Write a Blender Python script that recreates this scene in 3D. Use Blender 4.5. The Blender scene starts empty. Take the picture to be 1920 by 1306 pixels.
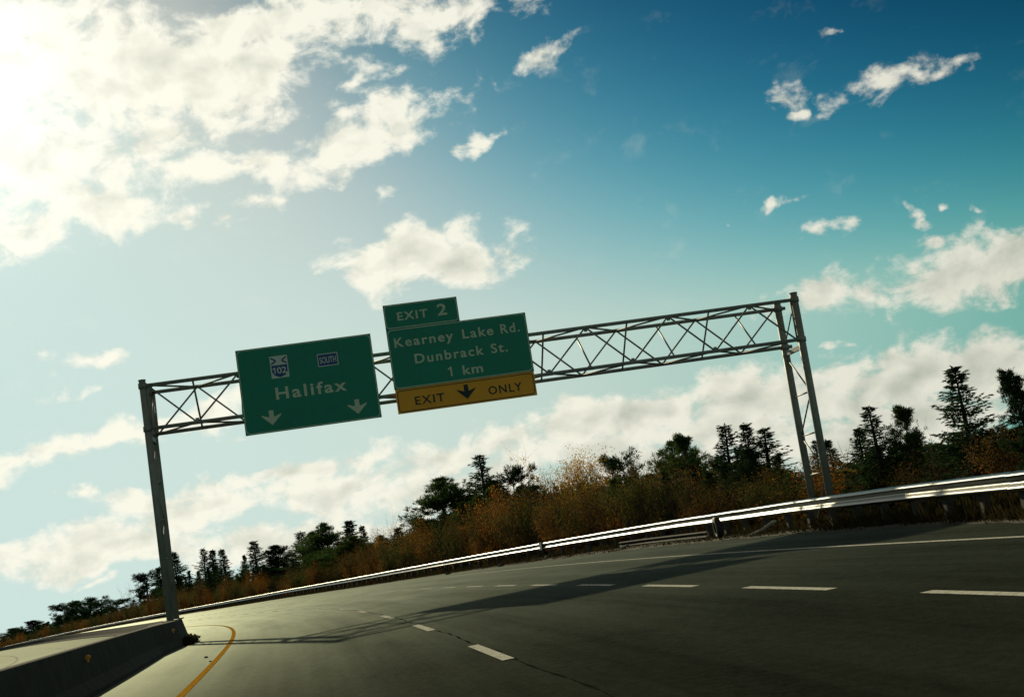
import bpy, math, random
import numpy as np
from mathutils import Vector, Matrix

sc = bpy.context.scene
COL = sc.collection
R = math.radians

# ------------------------------------------------------------------ camera
F_PX, ROLL, PITCH, YAW, EYE = 2595.16, -0.154194, 0.136012, 0.168559, 1.28526
cy, sy = math.cos(YAW), math.sin(YAW)
FW = np.array([sy*math.cos(PITCH), cy*math.cos(PITCH), math.sin(PITCH)])
r0 = np.array([cy, -sy, 0.0]); u0 = np.cross(r0, FW)
RT = math.cos(ROLL)*r0 + math.sin(ROLL)*u0
UP = -math.sin(ROLL)*r0 + math.cos(ROLL)*u0
CAM = np.array([0.0, 0.0, EYE])
cam_data = bpy.data.cameras.new('camera'); cam = bpy.data.objects.new('camera', cam_data); COL.objects.link(cam)
cam_data.sensor_fit = 'HORIZONTAL'; cam_data.sensor_width = 36; cam_data.lens = F_PX/1920*36
cam_data.clip_start = 0.05; cam_data.clip_end = 12000
M = Matrix(((RT[0], UP[0], -FW[0], 0), (RT[1], UP[1], -FW[1], 0), (RT[2], UP[2], -FW[2], EYE), (0, 0, 0, 1)))
cam.matrix_world = M
sc.camera = cam

def ray(u, v):
    d = (u-960)*RT - (v-653)*UP + F_PX*FW
    return d/np.linalg.norm(d)

# ------------------------------------------------------------------ sun, sky, exposure
SUN_AZ = -R(12.7)          # from +Y, negative = left
SUN_EL = R(20.3)
SUN_STRENGTH = 3.2
SKY_STRENGTH = 0.10
EXPOSURE = 0.0
SUND = Vector((math.sin(SUN_AZ)*math.cos(SUN_EL), math.cos(SUN_AZ)*math.cos(SUN_EL), math.sin(SUN_EL)))
sl = bpy.data.lights.new('sun', 'SUN'); sl.energy = SUN_STRENGTH; sl.angle = R(0.5); sl.color = (1.0, 0.87, 0.56)
so = bpy.data.objects.new('sun', sl); COL.objects.link(so)
so.rotation_euler = SUND.to_track_quat('Z', 'Y').to_euler(); so.location = (0, 0, 60)

world = bpy.data.worlds.new('World'); sc.world = world; world.use_nodes = True
nt = world.node_tree
for n in list(nt.nodes): nt.nodes.remove(n)
def N(t, typ, **kw):
    n = t.nodes.new(typ)
    for k, v in kw.items(): setattr(n, k, v)
    return n
def mth(t, op, a, b=None, c=None, clamp=False):
    n = N(t, 'ShaderNodeMath', operation=op, use_clamp=clamp)
    for i, x in enumerate((a, b, c)):
        if x is None: continue
        if isinstance(x, (int, float)): n.inputs[i].default_value = x
        else: t.links.new(x, n.inputs[i])
    return n.outputs[0]
def mixc(t, fac, a, b, mode='MIX'):
    n = N(t, 'ShaderNodeMix', data_type='RGBA', blend_type=mode)
    for i, x in ((0, fac), (6, a), (7, b)):
        if isinstance(x, (int, float)): n.inputs[i].default_value = x
        elif isinstance(x, (tuple, list)): n.inputs[i].default_value = (*x, 1) if len(x) == 3 else x
        else: t.links.new(x, n.inputs[i])
    return n.outputs[2]
def vmul(t, v, s):
    n = N(t, 'ShaderNodeVectorMath', operation='MULTIPLY'); t.links.new(v, n.inputs[0]); n.inputs[1].default_value = s
    return n.outputs[0]

tc = N(nt, 'ShaderNodeTexCoord')
sep = N(nt, 'ShaderNodeSeparateXYZ'); nt.links.new(tc.outputs['Generated'], sep.inputs[0])
zc = mth(nt, 'MAXIMUM', sep.outputs[2], 0.14)          # the air at the horizon goes on below it
comb = N(nt, 'ShaderNodeCombineXYZ')
nt.links.new(sep.outputs[0], comb.inputs[0]); nt.links.new(sep.outputs[1], comb.inputs[1]); nt.links.new(zc, comb.inputs[2])
sky = N(nt, 'ShaderNodeTexSky', sky_type='NISHITA')
sky.sun_disc = False; sky.sun_elevation = SUN_EL; sky.sun_rotation = SUN_AZ
sky.altitude = 50; sky.air_density = 1.0; sky.dust_density = 0.3; sky.ozone_density = 2.5
nt.links.new(comb.outputs[0], sky.inputs[0])
# the photograph's film-like response: a contrasty shoulder per channel
sp = N(nt, 'ShaderNodeSeparateColor'); nt.links.new(sky.outputs[0], sp.inputs[0])
cb = N(nt, 'ShaderNodeCombineColor')
for i, (A, K, G_) in enumerate(((6.1, 4.58, 6.6), (7.8, 5.62, 5.2), (7.5, 7.35, 5.9))):
    p_ = mth(nt, 'POWER', sp.outputs[i], G_); q_ = mth(nt, 'ADD', p_, K**G_)
    nt.links.new(mth(nt, 'MULTIPLY', mth(nt, 'DIVIDE', p_, q_), A), cb.inputs[i])
dotn = N(nt, 'ShaderNodeVectorMath', operation='DOT_PRODUCT'); nt.links.new(tc.outputs['Generated'], dotn.inputs[0]); dotn.inputs[1].default_value = SUND
sdot = mth(nt, 'MAXIMUM', dotn.outputs['Value'], 0.0)
aur = mth(nt, 'MULTIPLY', mth(nt, 'POWER', sdot, 260.0), 3.6)
skyc = mixc(nt, 1.0, cb.outputs[0], aur, 'ADD')

# clouds: soft elliptical banks in azimuth / elevation, frayed by noise
az = mth(nt, 'ARCTAN2', sep.outputs[0], sep.outputs[1])
el = mth(nt, 'ARCSINE', sep.outputs[2])
ae = N(nt, 'ShaderNodeCombineXYZ'); nt.links.new(az, ae.inputs[0]); nt.links.new(el, ae.inputs[1])
wn = N(nt, 'ShaderNodeTexNoise'); nt.links.new(ae.outputs[0], wn.inputs['Vector']); wn.inputs['Scale'].default_value = 17; wn.inputs['Detail'].default_value = 4; wn.inputs['Roughness'].default_value = .55
ws = N(nt, 'ShaderNodeVectorMath', operation='SUBTRACT'); nt.links.new(wn.outputs['Color'], ws.inputs[0]); ws.inputs[1].default_value = (.5, .5, .5)
wa = N(nt, 'ShaderNodeVectorMath', operation='ADD'); nt.links.new(ae.outputs[0], wa.inputs[0]); nt.links.new(vmul(nt, ws.outputs[0], (.13, .055, 0)), wa.inputs[1])
# (photo x, y, half width, half height, tilt deg against the horizon, weight)
CL = [(230,150,450,120,5,1.35),(40,300,230,150,0,1.2),(520,60,420,75,-6,1.1),(820,30,260,60,-4,.95),(90,80,260,90,0,1.2),(430,190,250,60,-4,1.0),
 (1020,98,75,38,0,1.0),(745,215,135,75,-20,1.15),(640,290,270,52,-14,1.0),(430,325,240,42,-4,1.05),(470,385,120,34,-8,.95),
 (300,400,150,34,-5,.9),(110,400,300,70,-6,1.05),(130,300,110,30,0,.8),
 (800,478,215,70,0,1.45),(700,470,100,40,0,1.05),(820,430,110,40,0,.95),(925,268,60,22,0,.95),(745,360,40,20,0,.7),(480,235,60,24,0,.8),
 (1640,142,100,52,-8,1.0),(1740,125,60,22,15,.75),(1480,175,60,36,20,.5),(1512,216,26,13,0,.5),(1520,62,30,14,0,.7),
 (165,655,100,24,0,.85),(130,727,60,16,0,.85),(150,935,50,18,0,.9),(240,1075,60,12,0,.8),
 (1565,432,60,20,0,1.0),(1440,393,40,16,0,.85),(1350,425,30,12,0,.7),(1715,405,38,28,10,1.0),(1712,457,44,20,0,1.0),(1838,382,20,10,0,.7),
 (1540,540,120,38,-5,1.0),(1820,505,230,75,-8,1.25),(1900,455,130,55,-10,1.2),(1900,610,90,26,0,.85),(1543,650,26,11,0,.85),
 (230,815,330,40,-6,1.15),(440,825,60,16,0,.8),(30,855,120,24,0,1.0),
 (560,890,300,36,-3,1.1),(860,850,260,44,-3,1.2),(1150,790,270,56,0,1.35),(1400,740,250,62,0,1.4),(1690,700,260,70,-2,1.45),(1880,690,180,90,0,1.45),
 (1100,850,300,50,0,1.1),(1350,810,300,60,0,1.2),(1700,790,300,80,0,1.25),(1500,850,300,60,0,1.0),
 (120,1010,250,32,-2,1.15),(400,960,260,42,0,1.15),(620,930,220,44,0,1.15),(250,1035,260,28,0,1.1),(450,1010,200,40,0,1.0),(30,1035,110,20,0,.9),(800,930,200,50,0,1.05),(700,985,300,22,0,.8),
 (1250,880,330,60,0,1.25),(1600,830,300,80,0,1.3),(900,915,260,60,0,1.2),(560,1010,260,50,0,1.15),(200,1020,330,44,0,1.2),(330,940,200,30,0,1.0),(500,130,150,70,0,1.3),(330,240,160,50,0,.95),(640,170,50,30,0,.8),
 (1000,790,80,20,0,.9),(1250,745,90,22,0,.9)]
def clouds_field(dx=0.0, dy=0.0):
    acc = None
    for (px, py, rx, ry, tilt, w) in CL:
        d = ray(px, py); a_ = math.atan2(d[0], d[1]); e_ = math.asin(d[2])
        m = N(nt, 'ShaderNodeMapping', vector_type='TEXTURE')
        nt.links.new(wa.outputs[0], m.inputs[0])
        m.inputs['Location'].default_value = (a_+dx, e_+dy, 0)
        m.inputs['Rotation'].default_value = (0, 0, R(-tilt))
        s = 1/F_PX
        m.inputs['Scale'].default_value = (rx*s*1.25, ry*s*1.25, 1)
        gr = N(nt, 'ShaderNodeTexGradient', gradient_type='SPHERICAL'); nt.links.new(m.outputs[0], gr.inputs[0])
        v = mth(nt, 'MULTIPLY', gr.outputs['Fac'], w*(.86 if rx < 110 else 1.0))
        acc = v if acc is None else mth(nt, 'SMOOTH_MAX', acc, v, 0.12)
    return acc
field = clouds_field()
sv = vmul(nt, ae.outputs[0], (1.0, 1.35, 1.0))
def fbm(vec, scale, detail, rough, off, dist=0.0):
    m = N(nt, 'ShaderNodeMapping'); nt.links.new(vec, m.inputs[0]); m.inputs['Location'].default_value = off
    n = N(nt, 'ShaderNodeTexNoise'); nt.links.new(m.outputs[0], n.inputs['Vector'])
    n.inputs['Scale'].default_value = scale; n.inputs['Detail'].default_value = detail; n.inputs['Roughness'].default_value = rough; n.inputs['Distortion'].default_value = dist
    return n.outputs['Fac']
n1 = fbm(sv, 26, 10, .62, (0, 0, 3), .25)
n2 = fbm(sv, 26, 6, .5, (0.007, -0.012, 3), .25)
# far cover outside the picture: the same broken cloud going on round the sky
nb = fbm(vmul(nt, ae.outputs[0], (1.0, 2.2, 1.0)), 2.6, 3, .5, (4, 1, 0))
azd = mth(nt, 'ABSOLUTE', mth(nt, 'SUBTRACT', az, YAW))
out1 = mth(nt, 'MULTIPLY', mth(nt, 'SUBTRACT', azd, 0.50), 5.0, clamp=True)
out2 = mth(nt, 'MULTIPLY', mth(nt, 'SUBTRACT', el, 0.46), 6.0, clamp=True)
outm = mth(nt, 'MAXIMUM', out1, out2)
nbf = mth(nt, 'MULTIPLY', mth(nt, 'SUBTRACT', nb, 0.47), 5.0, clamp=True)
field = mth(nt, 'MAXIMUM', field, mth(nt, 'MULTIPLY', nbf, outm))
def dens(fld, nz):
    t = mth(nt, 'ADD', fld, mth(nt, 'MULTIPLY', mth(nt, 'SUBTRACT', nz, 0.5), 2.6))
    mr = N(nt, 'ShaderNodeMapRange', interpolation_type='SMOOTHSTEP')
    nt.links.new(t, mr.inputs[0]); mr.inputs[1].default_value = .24; mr.inputs[2].default_value = .86
    return mr.outputs[0], t
D, T = dens(field, n1)
D = mth(nt, 'MULTIPLY', D, mth(nt, 'MULTIPLY', mth(nt, 'ADD', field, -0.08), 7, clamp=True))
# relief: thin lit rims against thicker, greyer bodies
relief = mth(nt, 'ADD', mth(nt, 'MULTIPLY', mth(nt, 'SUBTRACT', n1, n2), 3.0), 0.80)
relief = mth(nt, 'ADD', relief, mth(nt, 'MULTIPLY', mth(nt, 'POWER', sdot, 14.0), 0.22))
thick = mth(nt, 'MULTIPLY', mth(nt, 'SUBTRACT', T, 0.80), 0.75, clamp=True)
lit = mth(nt, 'SUBTRACT', relief, thick, clamp=True)
CB = mixc(nt, lit, (6.2, 6.4, 5.3), (10.2, 9.9, 8.4))
gl2 = mth(nt, 'ADD', mth(nt, 'MULTIPLY', mth(nt, 'POWER', sdot, 2.2), 0.52), 0.50)
anti = mth(nt, 'MAXIMUM', mth(nt, 'MULTIPLY', dotn.outputs['Value'], -1.0), 0.0)      # clouds behind us are lit from the front
gl2 = mth(nt, 'ADD', gl2, mth(nt, 'MULTIPLY', anti, 0.55))
ccol = mixc(nt, 1.0, CB, gl2, 'MULTIPLY')
ccol = mixc(nt, 1.0, ccol, aur, 'ADD')
final = mixc(nt, mth(nt, 'MULTIPLY', D, 0.93), skyc, ccol)
bg = N(nt, 'ShaderNodeBackground'); nt.links.new(final, bg.inputs[0]); bg.inputs[1].default_value = SKY_STRENGTH
wo = N(nt, 'ShaderNodeOutputWorld'); nt.links.new(bg.outputs[0], wo.inputs[0])
world.cycles.sampling_method = 'MANUAL'; world.cycles.sample_map_resolution = 512

vs = sc.view_settings
vs.view_transform = 'Standard'; vs.look = 'None'; vs.gamma = 1; vs.exposure = EXPOSURE; vs.use_curve_mapping = False
sc.cycles.max_bounces = 6; sc.cycles.transparent_max_bounces = 8

# ------------------------------------------------------------------ helpers
def tag(o, label=None, cat=None, group=None, kind=None):
    if label: o['label'] = label
    if cat: o['category'] = cat
    if group: o['group'] = group
    if kind: o['kind'] = kind
    return o
def link(o, parent=None):
    COL.objects.link(o)
    if parent is not None: o.parent = parent
    return o
def mesh(name, V, Fc, mats, midx=None, smooth=False, uv=None):
    me = bpy.data.meshes.new(name)
    V = np.asarray(V, dtype=np.float64)
    me.from_pydata([tuple(v) for v in V.tolist()], [], Fc)
    for m in (mats if isinstance(mats, (list, tuple)) else [mats]): me.materials.append(m)
    if midx is not None: me.polygons.foreach_set('material_index', np.asarray(midx, dtype=np.int32))
    if smooth: me.polygons.foreach_set('use_smooth', np.ones(len(me.polygons), dtype=bool))
    if uv is not None:
        l = me.uv_layers.new(name='UVMap')
        vi = np.empty(len(me.loops), dtype=np.int32); me.loops.foreach_get('vertex_index', vi)
        l.data.foreach_set('uv', np.asarray(uv, dtype=np.float32)[vi].ravel())
    me.update()
    return me
def obj(name, me, parent=None, loc=None, rot=None):
    o = bpy.data.objects.new(name, me); link(o, parent)
    if loc is not None: o.location = loc
    if rot is not None: o.rotation_euler = rot
    return o
def empty(name, loc, rz=0.0):
    o = bpy.data.objects.new(name, None); link(o); o.location = loc; o.rotation_euler = (0, 0, rz); o.empty_display_size = .3
    return o
class MB:
    def __init__(s): s.v = []; s.f = []
    def add(s, V, Fc):
        b = len(s.v); s.v += [tuple(map(float, p)) for p in V]; s.f += [tuple(b+i for i in f) for f in Fc]
    def box(s, x0, x1, y0, y1, z0, z1):
        s.add([(x0,y0,z0),(x1,y0,z0),(x1,y1,z0),(x0,y1,z0),(x0,y0,z1),(x1,y0,z1),(x1,y1,z1),(x0,y1,z1)],
              [(0,3,2,1),(4,5,6,7),(0,1,5,4),(1,2,6,5),(2,3,7,6),(3,0,4,7)])
    def tube(s, a, b, r, n=8, r2=None, cap=True):
        a = Vector(a); b = Vector(b); d = (b-a).normalized()
        t = Vector((0,0,1)) if abs(d.z) < .9 else Vector((1,0,0))
        x = d.cross(t).normalized(); y = d.cross(x)
        V = []; r2 = r if r2 is None else r2
        for p, rr in ((a, r), (b, r2)):
            for i in range(n):
                an = 2*math.pi*i/n; V.append(p + x*math.cos(an)*rr + y*math.sin(an)*rr)
        Fc = [(i, (i+1) % n, n+(i+1) % n, n+i) for i in range(n)]
        if cap: Fc += [tuple(range(n-1, -1, -1)), tuple(range(n, 2*n))]
        s.add(V, Fc)
    def poly(s, pts, z0, z1, axis='y'):     # extrude a 2D outline (x,z) along y from z0 to z1
        n = len(pts)
        V = [(p[0], z0, p[1]) for p in pts] + [(p[0], z1, p[1]) for p in pts]
        s.add(V, [tuple(range(n)), tuple(range(2*n-1, n-1, -1))] + [(i, n+i, n+(i+1) % n, (i+1) % n) for i in range(n)])
    def build(s, name, mat, parent=None, smooth=False, loc=None):
        me = mesh(name, s.v, s.f, mat)
        if smooth:
            me.polygons.foreach_set('use_smooth', np.array([len(p.vertices) == 4 for p in me.polygons]))
        return obj(name, me, parent, loc)

# ------------------------------------------------------------------ materials
def mat(name, color, rough=.7, metal=0.0, noise=None, bump=None, trans=0.0, spec=None, coord='Object'):
    m = bpy.data.materials.new(name); m.use_nodes = True; t = m.node_tree
    b = t.nodes['Principled BSDF']; b.inputs['Roughness'].default_value = rough; b.inputs['Metallic'].default_value = metal
    if spec is not None: b.inputs['Specular IOR Level'].default_value = spec
    c = N(t, 'ShaderNodeTexCoord').outputs[coord]
    if noise:
        sc_, col2, lo, hi = noise
        n = N(t, 'ShaderNodeTexNoise'); t.links.new(c, n.inputs['Vector']); n.inputs['Scale'].default_value = sc_; n.inputs['Detail'].default_value = 6; n.inputs['Roughness'].default_value = .6
        mr = N(t, 'ShaderNodeMapRange'); t.links.new(n.outputs['Fac'], mr.inputs[0]); mr.inputs[1].default_value = lo; mr.inputs[2].default_value = hi
        cc = mixc(t, mr.outputs[0], color, col2)
        t.links.new(cc, b.inputs['Base Color'])
    else: b.inputs['Base Color'].default_value = (*color, 1)
    if bump:
        sc_, dist, st = bump
        n = N(t, 'ShaderNodeTexNoise'); t.links.new(c, n.inputs['Vector']); n.inputs['Scale'].default_value = sc_; n.inputs['Detail'].default_value = 4
        bp = N(t, 'ShaderNodeBump'); t.links.new(n.outputs['Fac'], bp.inputs['Height']); bp.inputs['Distance'].default_value = dist; bp.inputs['Strength'].default_value = st
        t.links.new(bp.outputs[0], b.inputs['Normal'])
    return m
def leafmat(name, c1, c2, trans=.35, sc_=1.3, vary=.5):
    m = bpy.data.materials.new(name); m.use_nodes = True; t = m.node_tree
    for n in list(t.nodes): t.nodes.remove(n)
    geo = N(t, 'ShaderNodeNewGeometry'); oi = N(t, 'ShaderNodeObjectInfo')
    cc = mixc(t, geo.outputs['Random Per Island'], c1, c2)
    f = mth(t, 'ADD', mth(t, 'MULTIPLY', oi.outputs['Random'], vary), 1-vary/2)
    cc = mixc(t, 1.0, cc, f, 'MULTIPLY')
    d = N(t, 'ShaderNodeBsdfDiffuse'); tr = N(t, 'ShaderNodeBsdfTranslucent'); t.links.new(cc, d.inputs[0]); t.links.new(cc, tr.inputs[0])
    mx = N(t, 'ShaderNodeMixShader'); mx.inputs[0].default_value = trans; t.links.new(d.outputs[0], mx.inputs[1]); t.links.new(tr.outputs[0], mx.inputs[2])
    o = N(t, 'ShaderNodeOutputMaterial'); t.links.new(mx.outputs[0], o.inputs[0])
    return m

GLR, GLP = .56, 30.0
def asphalt(name, base, GLK):
    m = bpy.data.materials.new(name); m.use_nodes = True; t = m.node_tree; b = t.nodes['Principled BSDF']
    uvn = N(t, 'ShaderNodeTexCoord').outputs['UV']           # u = metres along, v = metres across
    def ns(scale, vec, det=5, rg=.6):
        n = N(t, 'ShaderNodeTexNoise'); t.links.new(vec, n.inputs['Vector']); n.inputs['Scale'].default_value = scale; n.inputs['Detail'].default_value = det; n.inputs['Roughness'].default_value = rg
        return n.outputs['Fac']
    fine = ns(28, uvn, 3, .8); grit = ns(90, uvn, 2, .8)
    patch = ns(.35, vmul(t, uvn, (.5, 1.6, 1)), 5, .65)
    streak = ns(1.0, vmul(t, uvn, (.05, 2.6, 1)), 4, .6)
    s2 = N(t, 'ShaderNodeSeparateXYZ'); t.links.new(uvn, s2.inputs[0])
    # polished wheel paths and the oily band between them, repeating per 3.71 m lane
    ph = mth(t, 'MULTIPLY', s2.outputs[1], 2*math.pi/1.855)
    wheel = mth(t, 'MULTIPLY', mth(t, 'COSINE', ph), 0.5)
    v = mth(t, 'ADD', mth(t, 'MULTIPLY', mth(t, 'SUBTRACT', patch, .5), 1.1), mth(t, 'MULTIPLY', mth(t, 'SUBTRACT', streak, .5), 1.2))
    v = mth(t, 'ADD', v, mth(t, 'MULTIPLY', mth(t, 'SUBTRACT', fine, .5), 1.2))
    v = mth(t, 'ADD', v, mth(t, 'MULTIPLY', mth(t, 'SUBTRACT', grit, .5), 1.3))
    v = mth(t, 'ADD', v, mth(t, 'MULTIPLY', wheel, .22))
    v = mth(t, 'ADD', v, mth(t, 'MULTIPLY', mth(t, 'SUBTRACT', ns(7, uvn, 3, .7), .5), 1.3))
    dr = ns(.9, vmul(t, uvn, (.25, 1.0, 1)), 4, .6)
    v = mth(t, 'SUBTRACT', v, mth(t, 'MULTIPLY', mth(t, 'MULTIPLY', mth(t, 'SUBTRACT', dr, .56), 7, clamp=True), .28))
    fac = mth(t, 'ADD', mth(t, 'MULTIPLY', v, .8), 1.0)
    fac = mth(t, 'MAXIMUM', fac, .35)
    # hairline cracks
    vo = N(t, 'ShaderNodeTexVoronoi', feature='DISTANCE_TO_EDGE'); vo.inputs['Scale'].default_value = .22
    wv = N(t, 'ShaderNodeVectorMath', operation='ADD'); t.links.new(uvn, wv.inputs[0])
    nn = N(t, 'ShaderNodeTexNoise'); t.links.new(uvn, nn.inputs['Vector']); nn.inputs['Scale'].default_value = .8; nn.inputs['Detail'].default_value = 5
    t.links.new(vmul(t, nn.outputs['Color'], (2.2, 2.2, 0)), wv.inputs[1]); t.links.new(wv.outputs[0], vo.inputs['Vector'])
    ck = mth(t, 'LESS_THAN', vo.outputs['Distance'], .0035)
    ckm = mth(t, 'MULTIPLY', ck, mth(t, 'GREATER_THAN', ns(.07, uvn, 2, .5), .54))
    fac = mth(t, 'MULTIPLY', fac, mth(t, 'SUBTRACT', 1.0, mth(t, 'MULTIPLY', ckm, .55)))
    cc = mixc(t, 1.0, base, fac, 'MULTIPLY')
    t.links.new(cc, b.inputs['Base Color'])
    bp = N(t, 'ShaderNodeBump'); t.links.new(mth(t, 'ADD', grit, fine), bp.inputs['Height']); bp.inputs['Distance'].default_value = .006; bp.inputs['Strength'].default_value = .6
    t.nodes.remove(b); out = [n for n in t.nodes if n.type == 'OUTPUT_MATERIAL'][0]
    df = N(t, 'ShaderNodeBsdfDiffuse'); t.links.new(cc, df.inputs[0]); t.links.new(bp.outputs[0], df.inputs['Normal'])
    gl = N(t, 'ShaderNodeBsdfGlossy'); gl.inputs['Color'].default_value = (.90, 1.0, .84, 1)
    t.links.new(mth(t, 'ADD', mth(t, 'MULTIPLY', v, .08), GLR, clamp=True), gl.inputs['Roughness'])
    lw = N(t, 'ShaderNodeLayerWeight'); lw.inputs[0].default_value = .5        # polished grains show only at grazing angles
    fz = mth(t, 'MULTIPLY', mth(t, 'POWER', lw.outputs['Facing'], GLP), GLK)
    fz = mth(t, 'MULTIPLY', fz, mth(t, 'ADD', mth(t, 'MULTIPLY', v, .5), 1.0), clamp=True)
    mx = N(t, 'ShaderNodeMixShader'); t.links.new(fz, mx.inputs[0]); t.links.new(df.outputs[0], mx.inputs[1]); t.links.new(gl.outputs[0], mx.inputs[2]); t.links.new(mx.outputs[0], out.inputs[0])
    return m
M_ASPH = asphalt('worn_asphalt', (.025, .030, .022), .27)
M_ASPH2 = asphalt('pale_asphalt', (.036, .037, .028), .06)
def paint(name, col, wear):
    m = bpy.data.materials.new(name); m.use_nodes = True; t = m.node_tree; b = t.nodes['Principled BSDF']
    c = N(t, 'ShaderNodeTexCoord').outputs['UV']
    n = N(t, 'ShaderNodeTexNoise'); t.links.new(c, n.inputs['Vector']); n.inputs['Scale'].default_value = 14; n.inputs['Detail'].default_value = 6; n.inputs['Roughness'].default_value = .75
    mr = N(t, 'ShaderNodeMapRange'); t.links.new(n.outputs['Fac'], mr.inputs[0]); mr.inputs[1].default_value = .40; mr.inputs[2].default_value = .56
    cc = mixc(t, mr.outputs[0], wear, col); t.links.new(cc, b.inputs['Base Color']); b.inputs['Roughness'].default_value = 1; b.inputs['Specular IOR Level'].default_value = 0
    return m
M_WHITE = paint('white_road_paint', (.76, .76, .68), (.45, .44, .36))
M_YELLOW = paint('yellow_road_paint', (.62, .31, .025), (.32, .17, .03))
M_SEAM = mat('tar_seam', (.020, .021, .018), 1, spec=0)
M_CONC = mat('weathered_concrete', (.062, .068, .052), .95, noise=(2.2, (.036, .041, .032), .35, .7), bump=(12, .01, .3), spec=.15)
M_GALV = mat('galvanised_steel', (.27, .285, .24), .55, .05, noise=(1.5, (.17, .18, .15), .3, .7))
M_RAILM = mat('guardrail_steel', (.085, .088, .075), .30, .85, noise=(2, (.05, .053, .044), .3, .75))
M_POSTW = mat('guardrail_post_timber', (.07, .055, .04), .85, noise=(12, (.03, .025, .02), .3, .7))
M_GREEN = mat('green_sign_sheeting', (.006, .25, .15), .45, noise=(1.1, (.010, .205, .125), .3, .7), spec=.3)
M_SIGNEDGE = mat('sign_aluminium_edge', (.02, .05, .035), .5)
M_LEGEND = mat('pale_legend_sheeting', (.62, .68, .48), .5, noise=(9, (.50, .56, .40), .3, .7), spec=.3)
M_AMBER = mat('amber_sign_sheeting', (.90, .40, .010), .45, noise=(1.4, (.78, .33, .010), .3, .7), spec=.3)
M_BLACK = mat('black_legend', (.012, .022, .016), .5, spec=.3)
M_BLUE = mat('blue_shield_sheeting', (.02, .07, .22), .5, spec=.3)
M_SHWHITE = mat('white_shield_sheeting', (.60, .66, .56), .5, spec=.3)
M_SOIL = mat('dry_grass_soil', (.055, .043, .022), .95, noise=(.9, (.03, .032, .014), .35, .65), bump=(8, .06, .6))
M_GROUND = mat('ground_scrub', (.045, .040, .020), .95, noise=(.25, (.022, .028, .012), .35, .65), bump=(2.5, .15, .6))
M_REFL = mat('amber_reflector', (.75, .30, .01), .3)
M_RUBBER = mat('tyre_rubber', (.016, .016, .016), .6, bump=(60, .004, .4))
M_RUBBERLIT = mat('lit_tyre_bead', (.12, .11, .09), .6)  # rubber painted paler, so the tyre's inner edge looks sunlit
M_STONE = mat('loose_stone', (.05, .046, .038), .9)
M_LITTER = mat('pale_litter', (.42, .38, .30), .7)
M_BARK = mat('dark_bark', (.040, .032, .024), .9, noise=(9, (.020, .017, .013), .3, .7))
M_BARKG = mat('grey_bark', (.10, .085, .065), .9, noise=(9, (.05, .042, .032), .3, .7))
M_SPRUCE = leafmat('spruce_needles', (.022, .055, .026), (.055, .095, .034), .35)
M_PINE = leafmat('pine_needles', (.035, .080, .022), (.085, .13, .034), .42)
M_PINED = leafmat('dark_pine_needles', (.018, .045, .022), (.044, .074, .026), .3)
M_BIRCHL = leafmat('yellow_birch_leaves', (.80, .56, .04), (.50, .38, .05), .6)
M_RUST = leafmat('rust_leaves', (.42, .155, .022), (.20, .088, .020), .52)
M_BROWN = leafmat('brown_leaves', (.18, .10, .030), (.095, .070, .022), .48)
M_OLIVE = leafmat('olive_leaves', (.10, .11, .026), (.050, .062, .018), .45)
M_ORANGE = leafmat('orange_leaves', (.66, .28, .025), (.34, .15, .02), .56)
M_GOLD = leafmat('amber_birch_leaves', (.72, .38, .025), (.42, .25, .03), .58)
M_WEED = leafmat('dark_weeds', (.060, .052, .022), (.035, .034, .016), .4)
M_TWIG = mat('twigs', (.060, .042, .028), .9)
M_GRASS = leafmat('dry_grass', (.070, .050, .020), (.030, .030, .013), .35)

# ------------------------------------------------------------------ the road's line
K0, K1, K2, X0 = -0.00028738, 7.673e-05, -1.15e-06, -1.79473
V2, V3, BK0, BK1 = -0.00016125, 4.5e-07, 0.02939906, 0.00031428
S0 = 85.0; KE, KLEN, VE2, VE3, BKE = 0.000714472, 20.0, 4.3553e-05, -5.13509e-07, 0.0108572
_s = np.arange(-60, 760.01, .5)
_k = np.where(_s < 0, K0, K0 + K1*_s + K2*_s*_s/2)
_kS = K0 + K1*S0 + K2*S0*S0/2
_k = np.where(_s < S0, _k, _kS + (KE-_kS)*np.clip((_s-S0)/KLEN, 0, 1))
_i0 = int(np.argmin(abs(_s)))
_th = np.concatenate([[0], np.cumsum((_k[1:]+_k[:-1])/2*.5)]); _th -= _th[_i0]
_tm = (_th[1:]+_th[:-1])/2
_x = np.concatenate([[0], np.cumsum(-np.sin(_tm)*.5)]); _x += X0 - _x[_i0]
_y = np.concatenate([[0], np.cumsum(np.cos(_tm)*.5)]); _y -= _y[_i0]
_zS = V2*S0**2 + V3*S0**3; _sl = 2*V2*S0 + 3*V3*S0**2
_t = _s - S0
_z = np.where(_s < S0, V2*_s**2 + V3*_s**3, _zS + _sl*_t + VE2*_t**2/2 + VE3*_t**3/6)
_z = np.where(_s < 0, V2*_s**2*.3, _z)
_b = BK0 + BK1*np.clip(_s, 0, S0) + np.clip((_s-S0)/60, 0, 1)*BKE
def frame(s):
    return np.interp(s, _s, _x), np.interp(s, _s, _y), np.interp(s, _s, _z), np.interp(s, _s, _th), np.interp(s, _s, _b)
def road(s, d, h=0.0):
    x, y, z, th, b = frame(s)
    return np.stack([x + d*np.cos(th), y + d*np.sin(th), z + b*d + h + 0*s], -1)
RS = [-60, 19.5, 25.8, 34.8, 50, 64, 85, 760]
RD = [12.3, 12.70, 13.72, 14.75, 15.5, 15.1, 14.6, 14.54]
def rail_d(s): return np.interp(s, RS, RD)
def edge_d(s): return np.interp(s, [-60, 19.5, 24.8, 32.7, 44.4, 60, 85, 760], [11.9, 12.45, 13.17, 13.8, 14.12, 13.9, 13.6, 13.5])
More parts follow.
